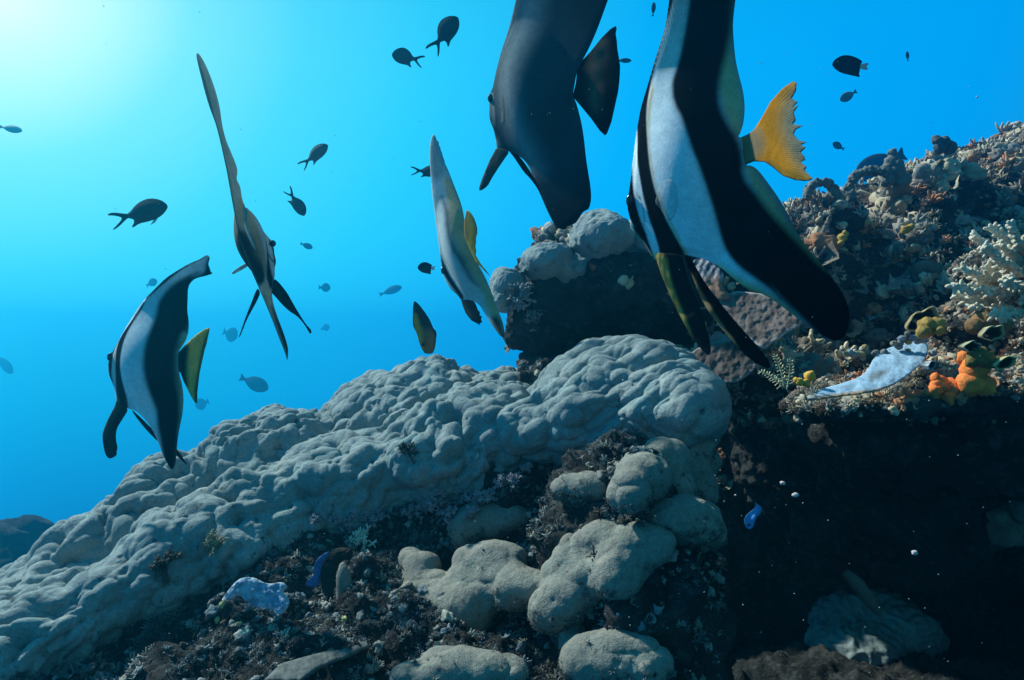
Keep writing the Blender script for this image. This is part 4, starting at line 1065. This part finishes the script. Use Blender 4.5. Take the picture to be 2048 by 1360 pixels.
for i, (V_, Q_) in enumerate(new):          # growth creeping up the sides of the smooth corals
    p, q_, _, _ = sample(V_, Q_, 420, lambda c, nn, px, py: sstep(.25, -.35, nn[:, 2] - .2 * nn[:, 1] + .35 * perlin(c, .03, 98)) + .01, 40 + i); sets.append(scatter(p, q_, 'turf', .003, .008, PAL1, 40 + i))
    p, q_, _, _ = sample(V_, Q_, 40, lambda c, nn, px, py: sstep(.25, -.35, nn[:, 2] + .3 * perlin(c, .03, 98)) + .02, 60 + i); sets.append(scatter(p, q_, 'tuft', .003, .009, PAL1, 60 + i))
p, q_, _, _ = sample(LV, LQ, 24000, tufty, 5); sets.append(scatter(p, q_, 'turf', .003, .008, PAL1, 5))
up_ = lambda c, nn, px, py: (.004 + sstep(-.05, .5, nn[:, 2] * .8 - nn[:, 0] * .6)) * cave(px, py)
upl = lambda c, nn, px, py: up_(c, nn, px, py) * (.10 + patch(c, .13, 94)) * (.15 + patch(c, .05, 95, -.2, .2))
upt = lambda c, nn, px, py: up_(c, nn, px, py) * (.25 + patch(c, .09, 96))
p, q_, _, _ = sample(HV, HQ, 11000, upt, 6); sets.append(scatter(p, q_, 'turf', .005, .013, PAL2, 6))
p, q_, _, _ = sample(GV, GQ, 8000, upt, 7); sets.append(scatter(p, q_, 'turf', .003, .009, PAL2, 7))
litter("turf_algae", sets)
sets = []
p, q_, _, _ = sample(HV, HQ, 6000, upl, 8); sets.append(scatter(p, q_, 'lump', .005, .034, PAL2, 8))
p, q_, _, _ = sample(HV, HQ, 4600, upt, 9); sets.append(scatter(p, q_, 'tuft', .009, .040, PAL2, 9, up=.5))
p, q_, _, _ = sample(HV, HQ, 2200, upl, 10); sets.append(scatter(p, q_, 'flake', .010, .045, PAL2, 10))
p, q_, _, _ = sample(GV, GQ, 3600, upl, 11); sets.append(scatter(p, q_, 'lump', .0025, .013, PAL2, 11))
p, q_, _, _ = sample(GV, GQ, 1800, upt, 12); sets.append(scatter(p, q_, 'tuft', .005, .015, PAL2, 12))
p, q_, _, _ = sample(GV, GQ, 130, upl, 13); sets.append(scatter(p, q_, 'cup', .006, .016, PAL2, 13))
litter("reef_encrustation", sets)

# ------------------------------------------------------------------ single growths one can point at
def colour(V, c, tipc=None, ax=None, v=.18, seed=0):
    c = np.asarray(c, float)[None] * (1 + v * perlin(V, .012, seed)[:, None])
    if tipc is not None:
        a = sstep(.3, 1, ax)[:, None]; c = c * (1 - a) + np.asarray(tipc)[None] * a
    return np.clip(c, 0, 1)
def grown(name, V, Fc, col, parent=None, mat=None): return mk(name, V, Fc, mat or M_GROW, parent, {"col": col})
def at(px, py, fallback, lift=0.0):
    h_ = hit(px, py)
    if h_ is None or abs(h_[0][1] - fallback) > .25: return P(px, py, fallback), np.array([-.2, -.6, .77])
    return h_[0] + h_[1] * lift, h_[1]
def wedge_plate(name, outline, dep, thick, colf, parent=None, sp=4.0, ch=1, ruf=.006, rs=22.0, seed=0, mat=None):
    v, f, b = plane_mesh(outline, sp, ch)
    V, Fc, nv = solid(v, f, b, lambda xy: dep(xy) + ruf * fbm(np.c_[xy, 0 * xy[:, 0]], rs, 3, seed), lambda xy, d: thick * np.clip(.35 + d / 12, .35, 1))
    col = np.zeros((len(v), 3)); colf(col, v, edist(v, b))
    return mk(name, V, Fc, mat or M_GROW, parent, {"col": np.tile(col, (2, 1))})

# foliose plate corals under the striped batfish
def plate_col(c0, edge, seed, ctr):
    def f(col, xy, d):
        rr = np.hypot(*(xy - np.array(ctr)).T) / 9 + 2.2 * perlin(np.c_[xy, 0 * d], 40, seed)
        k = .75 + .25 * np.sin(rr) + .35 * perlin(np.c_[xy, 0 * d], 9, seed + 1)
        col[:] = np.asarray(c0)[None] * k[:, None]
        e = np.clip(1 - d / 5, 0, 1)[:, None]
        col[:] = col * (1 - e) + np.asarray(edge) * e
    return f
K = lambda pts: T(pts, 950, 400, 2.73)
GP = "thin plate corals behind the big striped batfish"
o = wedge_plate("plate_coral", K([(1300, 640), (1330, 560), (1400, 500), (1500, 505), (1600, 520), (1680, 560), (1740, 605), (1788, 655), (1778, 680), (1750, 700), (1700, 722), (1660, 760), (1625, 775), (1580, 815), (1555, 800), (1500, 765), (1430, 745), (1350, 710)]), lin(1.54, 1560, -.4, 680, -1.0), .005, plate_col((.20, .145, .12), (.46, .41, .37), 1, (1400, 560)), sp=2.6, ruf=.007, rs=16)
tag(o, "brown plate coral with a pale angular rim under the striped batfish's anal fin", "coral", GP)
o = wedge_plate("plate_coral", K([(1120, 960), (1150, 860), (1230, 800), (1340, 770), (1430, 770), (1485, 820), (1520, 885), (1540, 908), (1500, 950), (1440, 992), (1400, 998), (1360, 1000), (1310, 1022), (1250, 1032), (1200, 1010)]), lin(1.56, 1440, -.2, 740, -1.0), .005, plate_col((.13, .10, .085), (.30, .27, .25), 3, (1370, 700)), sp=2.6, ruf=.007, rs=16)
tag(o, "dim plate coral with a scalloped lower rim beside the ridged boulder coral", "coral", GP)
def foldc(col, xy, d):
    k = np.sin(xy[:, 0] * .42 + xy[:, 1] * .20 + 3 * perlin(np.c_[xy, 0 * d], 30, 5))
    col[:] = np.where(k[:, None] > .1, np.array([[.46, .40, .38]]), np.array([[.05, .07, .10]]))
    paint(col, xy, K([(1200, 430), (1420, 430), (1420, 580), (1250, 560)]), (.30, .15, .09), 24, .9)
o = wedge_plate("plate_coral", K([(1185, 335), (1230, 318), (1290, 340), (1350, 388), (1362, 430), (1342, 470), (1395, 520), (1375, 548), (1310, 538), (1260, 485), (1235, 430), (1205, 380)]), lin(1.70, 1430, -.4, 560, -.6), .006, foldc, sp=2.5)
tag(o, "small folded coral with white ridges and a rusty base showing between the striped batfish's fins", "coral", GP)

# blue-white dead plate on the ledge
K = lambda pts: T(pts, 1400, 640, 3.16)
dpl = lin(1.165, 1720, -.1, 770, -2.6)
def bpc(col, xy, d):
    n_ = perlin(np.c_[xy, 0 * d], 14, 7)
    col[:] = np.array([.33, .47, .58])[None] * (1 + .10 * n_[:, None])
    paint(col, xy, K([(1070, 340), (1200, 310), (1180, 350), (1110, 395), (1060, 400)]), (.16, .16, .13), 12, .7)
    paint(col, xy, K([(660, 470), (760, 430), (740, 480), (700, 500)]), (.44, .38, .24), 8, .9)
    paint(col, xy, K([(690, 492), (850, 474), (1000, 454), (1140, 436), (1250, 392), (1250, 430), (1100, 480), (900, 500), (720, 508)]), (.46, .26, .13), 5, .95)
o = wedge_plate("plate_coral", K([(672, 492), (700, 465), (800, 428), (900, 402), (1000, 368), (1060, 320), (1100, 235), (1200, 172), (1320, 140), (1425, 128), (1446, 200), (1412, 270), (1385, 290), (1330, 335), (1250, 395), (1150, 440), (1000, 470), (850, 486), (730, 505)]), dpl, .0022, bpc, sp=2.5, ruf=.006, rs=30)
tag(o, "bleached blue-white shell-like plate on the front rim of the encrusted ledge", "coral")

# hydroid with three feathery fronds at the tip of the ledge
def frond(base, tip, bend, n_, w_, r0, seed):
    g = np.random.default_rng(seed); t_ = np.linspace(0, 1, 12)[:, None]
    path = base + (tip - base) * t_ + bend * (t_ * (1 - t_) * 4)
    ps = [tube(path, np.linspace(r0, r0 * .5, 12), 5)]
    dirn = (tip - base); L_ = np.linalg.norm(dirn); dirn /= L_
    side = np.cross(dirn, [0, -1, .15]); side /= np.linalg.norm(side)
    for i in range(n_):
        u = .12 + .86 * i / n_; q = path[min(int(u * 11), 10)] * (1 - (u * 11) % 1) + path[min(int(u * 11) + 1, 11)] * ((u * 11) % 1)
        for sg in (-1, 1):
            L2 = w_ * (1 - .55 * u) * g.uniform(.75, 1.15)
            e = q + (side * sg + dirn * .45 + g.normal(size=3) * .12) * L2
            ps.append(tube(np.array([q, (q + e) / 2 + g.normal(size=3) * .0008, e]), [r0 * .75, r0 * .7, r0 * .95], 4))
    return join(ps)
root = empty("hydroid", P(1570, 780, 1.16))
tag(root, "cream feathery hydroid of three fronds sprouting at the tip of the encrusted ledge", "hydroid")
for i, (b_, t_) in enumerate([((1568, 775), (1548, 708)), ((1574, 778), (1580, 716)), ((1566, 776), (1517, 742))]):
    v, f = frond(P(*b_, 1.16), P(*t_, 1.15), np.array([.002, 0, .004]), 9, .0085, .0012, i)
    grown("frond", v, f, colour(v, (.78, .66, .38), seed=i), root)

# branching coral at the picture's edge
root = empty("branching_coral", P(2050, 550, 1.3))
tag(root, "pale cream branching coral with stubby knobbed fingers above the orange sponges", "coral")
g = np.random.default_rng(31)
tips = [(1952, 470), (1984, 456), (2026, 452), (1968, 496), (2002, 488), (1906, 572), (1924, 540), (1950, 552), (1912, 592), (1962, 578), (1985, 604), (1944, 616), (2008, 560), (2040, 516), (2040, 604), (1990, 628), (1975, 535), (2030, 570), (2062, 470), (2070, 540), (2020, 530), (2060, 600), (1935, 598), (1996, 512)]
for i, (tx, ty) in enumerate(tips):
    Yt = g.uniform(1.20, 1.34); b_ = P(2085 + g.uniform(-15, 15), 560 + (ty - 540) * .35, 1.34); t_ = P(tx, ty, Yt)
    u = np.linspace(0, 1, 9)[:, None]; path = b_ + (t_ - b_) * u + np.array([0, 0, -.012]) * (u * (1 - u) * 4) + g.normal(size=(9, 3)) * .0015
    ps = [tube(path, np.linspace(.0075, .0048, 9), 7)]
    n_ = int(26 + 44 * np.linalg.norm(t_ - b_) / .15)
    for k_ in range(n_):
        u_ = g.uniform(.15, 1.0); j = min(int(u_ * 8), 7); q = path[j] + (path[j + 1] - path[j]) * (u_ * 8 - j)
        dr = g.normal(size=3) + 1.1 * (t_ - b_) / np.linalg.norm(t_ - b_); dr[2] += .3; dr /= np.linalg.norm(dr)
        L2 = g.uniform(.010, .017)
        ps.append(tube(np.array([q, q + dr * L2 * .6, q + dr * L2]), [.0042, .0040, .0028], 6))
    v, f = join(ps)
    a = np.linalg.norm(v - b_, axis=1) / np.linalg.norm(t_ - b_)
    grown("branch", v, f, colour(v, (.34, .26, .18), (.70, .62, .46), a, seed=i), root)
# arching and knobbed corals on the skyline of the reef slope
def arch(label, pts, Y, r, seed, col=(.17, .16, .13), name="arching_coral"):
    g = np.random.default_rng(seed); pts = np.array([P(x, y, Y) for x, y in pts])
    t_ = np.linspace(0, len(pts) - 1, 26); path = np.stack([np.interp(t_, np.arange(len(pts)), pts[:, k]) for k in range(3)], 1)
    for _ in range(2): path[1:-1] = .5 * path[1:-1] + .25 * (path[2:] + path[:-2])
    path[:, 1] += .02 * np.sin(np.linspace(0, 3, 26))
    ps = [tube(path, r * (1 + .25 * g.normal(size=26).clip(-1, 1)), 8)]
    for k_ in range(150):
        q = path[g.integers(26)]; dr = g.normal(size=3); dr /= np.linalg.norm(dr)
        ps.append((I1 * r * g.uniform(.25, .55) * np.array([1, 1, 1]) + q + dr * r * .95, I1f))
    v, f = join(ps)
    return tag(grown(name, v, f, colour(v, col, v=.35, seed=seed)), label, "coral")
arch("knobbly hooked coral arching over a gap just below the orange tail", [(1612, 398), (1622, 372), (1645, 360), (1668, 364), (1680, 390), (1690, 420), (1706, 440)], 2.0, .012, 41)
arch("knobbly coral arch on the skyline between the hooked coral and the stacked knob", [(1705, 400), (1702, 372), (1716, 348), (1740, 338), (1768, 342)], 2.02, .012, 42)
arch("thin crooked rubbly branch hanging down the reef slope beside the striped batfish's flank", [(1664, 418), (1662, 440), (1650, 468), (1630, 485), (1610, 492)], 1.95, .006, 43, (.22, .19, .15))
def heap(name, label, cat, specs, col, seed, rough=.35, tipc=None, group=None, level=2):
    ps = []
    for i, (px, py, r, Y) in enumerate(specs):
        rm = r / F * Y; B, Bf = (I2, I2f)
        d = 1 + rough * perlin(B + i * 3.3 + seed, .7, seed) + rough * .5 * perlin(B + i * 2.1, .3, seed + 1)
        ps.append((B * d[:, None] * rm + P(px, py, Y), Bf))
    v, f = join(ps)
    return tag(grown(name, v, f, colour(v, col, v=.3, seed=seed)), label, cat, group)
heap("knob_coral", "stacked knob of coral standing alone on the reef skyline", "coral", [(1784, 306, 9, 2.05), (1786, 318, 10, 2.05), (1780, 330, 14, 2.05), (1796, 332, 12, 2.04), (1772, 344, 13, 2.04), (1790, 346, 18, 2.05), (1800, 362, 18, 2.05), (1776, 360, 14, 2.04)], (.16, .16, .14), 51)
heap("knob_coral", "dark clump of coral high on the skyline near the picture's edge", "coral", [(1875, 282, 11, 2.1), (1888, 286, 12, 2.1), (1880, 296, 13, 2.1), (1900, 296, 13, 2.1), (1968, 258, 8, 2.1), (1966, 268, 10, 2.1)][:4], (.08, .09, .09), 52)
# sponges
GS = "bright sponges among the encrusted reef"
def sponge(label, specs, col, seed, rough=.3): return heap("sponge", label, "sponge", specs, col, seed, rough, group=GS)
sponge("small mustard ball of sponge on the slope behind the striped batfish's anal fin", [(1684, 476, 9, 1.88), (1690, 468, 7, 1.88), (1682, 486, 6, 1.87)], (.48, .30, .06), 61)
sponge("small ochre sponge patch high on the slope, above and beside the mustard ball", [(1812, 458, 8, 1.9), (1822, 454, 7, 1.9), (1806, 464, 6, 1.9)], (.48, .27, .05), 62)
sponge("yellow-orange sponge buds beside the hydroid", [(1620, 752, 11, 1.16), (1600, 764, 8, 1.15), (1612, 766, 8, 1.15), (1592, 760, 6, 1.16)], (.70, .36, .05), 63)
sponge("big rounded orange sponge hanging at the ledge's edge", [(1948, 738, 26, 1.18), (1940, 766, 26, 1.18), (1966, 770, 22, 1.18), (1932, 718, 18, 1.19), (1978, 778, 12, 1.17)], (.95, .25, .05), 64, .2)
sponge("ragged rust-orange sponge drooping below the encrusted ledge", [(1880, 770, 18, 1.2), (1900, 778, 22, 1.2), (1868, 784, 14, 1.19), (1920, 782, 18, 1.2), (1896, 796, 14, 1.19), (1924, 800, 11, 1.19), (1872, 756, 10, 1.2)], (.90, .22, .05), 65, .4)
sponge("olive-brown sponge lump above the big rounded orange one", [(1958, 712, 20, 1.16), (1974, 720, 18, 1.16), (1944, 724, 12, 1.16)], (.20, .13, .035), 66, .25)
sponge("brown and yellow sponge mound behind the blue-white plate", [(1856, 652, 20, 1.24), (1874, 648, 14, 1.23), (1880, 662, 10, 1.22), (1846, 664, 14, 1.23)], (.36, .22, .05), 67, .3)
sponge("low brown sponge mound below the branching coral", [(1970, 644, 26, 1.26), (1996, 648, 24, 1.26), (1948, 652, 16, 1.25)], (.24, .13, .05), 68, .2)
# cups and lips of encrusting coral on the ledge, with bright rims
def ring_cup(label, px, py, Y, rx, rz, tilt, col, rim, seed):
    g = np.random.default_rng(seed); n_ = 40; ph = np.linspace(0, 2 * math.pi, n_, endpoint=False); rows = []
    wob = 1 + .18 * np.sin(2 * ph + seed) + .10 * np.sin(5 * ph + 2 * seed)
    for s_, back in ((.35, .030), (.75, .018), (1.0, 0), (.90, -.002), (.78, .006), (.5, .020), (.15, .026)):
        rows.append(np.stack([np.cos(ph) * rx * s_ * wob, np.full(n_, back), np.sin(ph) * rz * s_ * wob], 1))
    V = np.concatenate(rows); V[:, 0] /= F / Y; V[:, 2] /= F / Y
    c_, s_ = math.cos(math.radians(tilt)), math.sin(math.radians(tilt))
    V = np.stack([V[:, 0] * c_ - V[:, 2] * s_, V[:, 1] - V[:, 2] * .5, V[:, 0] * s_ + V[:, 2] * c_], 1)
    V += .0012 * np.stack([perlin(V, .01, seed), perlin(V, .01, seed + 1), perlin(V, .01, seed + 2)], 1)
    m_ = len(rows); ii = np.arange(n_ * m_).reshape(m_, n_); jj = np.roll(ii, -1, 1)
    q = np.stack([ii[:-1], jj[:-1], jj[1:], ii[1:]], -1).reshape(-1, 4)
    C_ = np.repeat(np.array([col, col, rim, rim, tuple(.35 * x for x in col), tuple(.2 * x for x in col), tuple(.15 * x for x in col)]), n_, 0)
    return tag(grown("cup_coral", V + P(px, py, Y), q, C_), label, "coral", "cup corals with pale rims on the ledge")
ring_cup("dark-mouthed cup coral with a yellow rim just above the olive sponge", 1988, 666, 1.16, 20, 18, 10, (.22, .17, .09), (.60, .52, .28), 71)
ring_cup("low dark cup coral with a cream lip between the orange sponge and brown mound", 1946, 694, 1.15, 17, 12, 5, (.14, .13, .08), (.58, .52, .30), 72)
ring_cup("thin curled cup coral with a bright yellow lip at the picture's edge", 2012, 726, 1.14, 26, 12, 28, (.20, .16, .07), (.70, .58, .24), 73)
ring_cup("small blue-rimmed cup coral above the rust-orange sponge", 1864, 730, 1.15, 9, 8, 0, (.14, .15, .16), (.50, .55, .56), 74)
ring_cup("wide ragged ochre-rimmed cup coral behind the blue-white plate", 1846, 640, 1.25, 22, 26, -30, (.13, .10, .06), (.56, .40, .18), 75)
# knobs along the ledge top behind the plate
GK = "small pale knobs crusting the ledge"
g = np.random.default_rng(77)
for i in range(46):
    u = g.random(); px = 1690 + 170 * u + g.normal() * 14; py = 716 - 50 * u + g.normal() * 9
    if i > 30: px, py = 1830 + 90 * g.random(), 690 + 80 * g.random()
    Y = 1.19 - .03 * (py - 720) / 60 + g.uniform(-.01, .02); r = g.uniform(4, 9) / F * Y
    v = I2 * (1 + .3 * perlin(I2 + i, .6, i))[:, None] * r * np.array([1, 1, .85])
    tag(grown("knob", v + at(px, py, 1.3, .002)[0], I2f, colour(v, [(.30, .27, .20), (.20, .19, .17), (.26, .30, .32), (.36, .26, .12)][i % 4], seed=i)), "small pale knob crusting the ledge top behind the blue-white plate", "coral knob", GK)
# soft corals along the lower rim of the boulder coral
def soft_tuft(label, px, py, size, col, tip, seed, group=None, n_=16, fb=1.5, name="soft_coral"):
    g = np.random.default_rng(seed); p, nn = at(px, py, fb); R = size / F * p[1]; ps = []; axs = []
    for i in range(n_):
        d = g.normal(size=3) * .75 + nn * .8 + np.array([0, -.3, .5]); d /= np.linalg.norm(d); L_ = R * g.uniform(.7, 1.15)
        path = np.array([p - nn * R * .25, p + d * L_ * .5 + g.normal(size=3) * R * .08, p + d * L_])
        v, f = tube(path, [R * .12, R * .10, R * .10], 5); ps.append((v, f)); axs.append(np.linalg.norm(v - p, axis=1) / R * .6)
        for k_ in range(7):
            e = d + g.normal(size=3) * .85; e /= np.linalg.norm(e); q = path[2] - d * R * .12 * g.random()
            v, f = tube(np.array([q, q + e * R * .20, q + e * R * .34]), [R * .055, R * .06, R * .045], 4); ps.append((v, f)); axs.append(np.full(len(v), .6 + .3 * g.random()))
    v, f = join(ps)
    return tag(grown(name, v, f, colour(v, col, tip, np.concatenate(axs), seed=seed)), label, "soft coral", group)
GT = "grey-purple soft coral tufts below the boulder coral"
tl_ = "tuft of grey-purple soft coral along the lower rim of the huge boulder coral"
for i, (x, y, s_) in enumerate([(872, 968, 22), (896, 982, 26), (920, 962, 20), (958, 980, 24), (985, 968, 18), (850, 990, 20), (818, 1000, 18), (760, 1002, 18), (735, 1012, 20), (700, 1010, 20), (672, 1014, 18), (640, 1012, 18), (1010, 940, 20), (1032, 932, 18), (905, 1006, 18), (940, 1004, 18), (1060, 915, 18), (1085, 900, 16)]):
    soft_tuft(tl_, x, y + 30, s_, (.22, .20, .21), (.46, .42, .45), 200 + i, GT)
soft_tuft("bright white soft coral sprig standing alone on the dark rock", 724, 1092, 30, (.50, .48, .36), (.85, .84, .70), 301, None, 20, 1.3)
soft_tuft("yellowish soft coral tuft by the tail end of the boulder coral's lower rim", 436, 1088, 24, (.26, .23, .13), (.46, .42, .26), 302, None, 18, 1.4)
soft_tuft("drab brown bushy soft coral below the smooth dark lobe of the boulder coral", 330, 1128, 30, (.07, .06, .045), (.14, .12, .09), 303, None, 18, 1.4)
soft_tuft("drab bushy soft coral in the notch of the boulder coral", 815, 905, 22, (.06, .065, .06), (.13, .13, .12), 304, None, 18, 1.7)
soft_tuft("pale frilly soft coral on the underside of the overhang tip", 1035, 590, 30, (.16, .16, .15), (.34, .35, .34), 305, None, 20, 1.85)
soft_tuft("frilly grey growth hanging at the corner beneath the overhang tip", 1070, 645, 24, (.12, .13, .12), (.30, .32, .30), 306, None, 18, 1.9)
for i, (x, y) in enumerate([(445, 1210), (480, 1250), (690, 1240), (437, 1240)]):
    p, nn = at(x, y, 1.2); v = I2 * (1 + .4 * perlin(I2 + i, .5, i))[:, None] * .0065
    tag(grown("sponge", v + p, I2f, colour(v, (.42, .40, .16) if i != 2 else (.62, .60, .20), seed=i)),
        ["greenish sponge ball upper beside the broken blue-white shell", "greenish sponge ball under the broken blue-white shell", "lemon yellow sponge dot near the bottom slab", "greenish sponge ball farther from the broken blue-white shell"][i], "sponge", "little sponge balls on the dark rock")
# broken shell, old clam, tube, slab
p, nn = at(520, 1205, 1.2)
Ys = p[1] - .04
K = lambda pts: T(pts, 0, 900, 2.926)
def shc(col, xy, d):
    n_ = sstep(-.5, .5, fbm(np.c_[xy, 0 * d], 22, 5, 9, .7))[:, None]
    col[:] = np.array([[.22, .32, .46]]) * (1 - n_) + np.array([[.42, .52, .60]]) * n_
    e = np.clip(1 - d / 5, 0, 1)[:, None]; col[:] = col * (1 - e) + np.array([.50, .58, .62]) * e
root = empty("broken_shell", P(520, 1205, Ys))
tag(root, "broken blue-white clam shell lying open on the dark rock", "shell")
vv = K([(1390, 760), (1440, 742), (1500, 750), (1540, 775), (1590, 785), (1650, 770), (1690, 800), (1650, 830), (1700, 880), (1680, 930), (1640, 970), (1580, 1010), (1500, 1030), (1430, 1015), (1390, 980), (1400, 920), (1440, 880), (1400, 850), (1340, 880), (1290, 890), (1330, 830)])
wedge_plate("valve", vv, lambda xy: Ys + .010 - .00045 * (xy[:, 1] - 1205) - .000010 * ((xy[:, 0] - 520) ** 2 + (xy[:, 1] - 1205) ** 2) * .1, .003, shc, root, 2.5, 1, .004, 14)
p, nn = at(655, 1140, 1.15); Yc = p[1] - .015
K = lambda pts: T(pts, 600, 900, 2.926)
root = empty("old_clam", P(655, 1150, Yc))
tag(root, "old gaping clam shell with dark jagged rim and blue-stained side on the rock", "shell")
def dk(c): return lambda col, xy, d: (col.__setitem__(slice(None), np.asarray(c)[None] * (1 + .4 * perlin(np.c_[xy, 0 * d], 6, 3)[:, None])))
wedge_plate("rim", K([(210, 570), (295, 572), (310, 600), (300, 650), (270, 640), (235, 655), (215, 700), (205, 760), (200, 830), (180, 860), (140, 850), (120, 780), (125, 690), (165, 620)]), lin(Yc, 655, 0, 1150, -.3), .004, dk((.03, .024, .018)), root, 2.0, 1, .003)
wedge_plate("valve", K([(95, 640), (150, 600), (175, 595), (125, 680), (120, 760), (110, 800), (40, 800), (36, 770), (70, 740), (90, 720), (78, 690)]), lin(Yc + .006, 640, 0, 1150, .2), .003, dk((.10, .16, .32)), root, 2.0, 1, .003)
p, nn = at(690, 1170, 1.15); Yt = p[1] - .02
v, f = tube(np.array([P(694, 1215, Yt), P(692, 1190, Yt - .004), P(688, 1165, Yt - .004), P(686, 1148, Yt), P(684, 1128, Yt + .006)]), np.array([18, 19, 15, 13, 7]) / F * Yt, 14)
v = v + .003 * np.stack([perlin(v, .015, 1), perlin(v, .015, 2), perlin(v, .015, 3)], 1)
tag(grown("barnacle", v, f, colour(v, (.22, .20, .16), v=.35)), "blunt grey barnacle stub beside the gaping old clam", "barnacle")
p, nn = at(640, 1330, 1.05); Yb = p[1] - .03
def slc(col, xy, d):
    col[:] = np.array([.11, .12, .11])[None] * (1 + .5 * fbm(np.c_[xy, 0 * d], 12, 3, 4)[:, None])
o = wedge_plate("stone_slab", [(528, 1362), (560, 1330), (600, 1318), (650, 1305), (700, 1290), (732, 1284), (738, 1292), (700, 1312), (660, 1326), (630, 1340), (600, 1362)], lin(Yb, 640, .2, 1325, -2.6), .005, slc, None, 3.0, 0, .004)
tag(o, "flat broken slab jutting out at the bottom edge", "rock")
# dim things in the cave: folded soft coral, finger, shell rim
def fold(V, N): return .010 * np.sin(40 * (V[:, 2] + .5 * V[:, 0]) + 9 * perlin(V, .06, 3)) * .5 + .008 * fbm(V, .05, 4, 66)
lobes("leather_coral", [(1700, 1250, 62, 52), (1760, 1250, 66, 58), (1680, 1290, 50, 36), (1820, 1280, 60, 50), (1740, 1310, 70, 40)], "dim bluish folded leather coral low in the dark cave", mat=M_POR, disp=fold, k=.03, h=.007)
p, nn = at(1720, 1180, 1.6); Yf = 1.45
v, f = tube(np.array([P(1758, 1225, Yf), P(1738, 1200, Yf), P(1715, 1168, Yf), P(1692, 1146, Yf)]), np.array([8, 13, 14, 9]) / F * Yf, 12)
tag(grown("finger_sponge", v, f, colour(v, (.16, .11, .08))), "brown finger-shaped sponge rising from the dim leather coral", "sponge")
heap("sponge", "big dim rounded sponge in the cave by the picture's edge", "sponge", [(2030, 1048, 42, 1.5), (2010, 1066, 30, 1.48), (2052, 1020, 26, 1.47), (2000, 1036, 20, 1.47)], (.15, .11, .08), 79, .3)
# ------------------------------------------------------------------ drifting particles
g = np.random.default_rng(99); ps = []; cs = []
for i in range(230):
    px, py = g.uniform(-50, 2100), g.uniform(-40, 1400)
    if i % 3: px, py = g.uniform(950, 2100), g.uniform(100, 1400)
    Y = g.uniform(.35, 1.05); r = g.uniform(.25, .75) / F * Y * 1.6 * (1 if g.random() < .93 else 1.9)
    ps.append((I1 * np.array([r, r, r * g.uniform(.6, 1.3)]) + P(px, py, Y), I1f))
v, f = join(ps)
tag(mk("marine_snow", v, f, mat_plain("particle", (.5, .48, .44), .8)), kind="stuff")
for i, (x, y, s_) in enumerate([(1565, 966, 5), (1591, 990, 6), (1829, 1105, 6)]):
    rr = s_ / F * .9
    v = I2 * (1 + .35 * perlin(I2 + i, .7, i))[:, None] * np.array([rr, rr, rr * .8])
    tag(grown("drifting_fleck", v + P(x, y, .9), I2f, colour(v, (.62, .50, .46))), ["pale fleck drifting in the dark cave, higher of the close pair", "pale fleck drifting in the dark cave, lower of the close pair", "lone pale fleck drifting above the finger sponge"][i], "fleck", "pale flecks adrift in the cave")
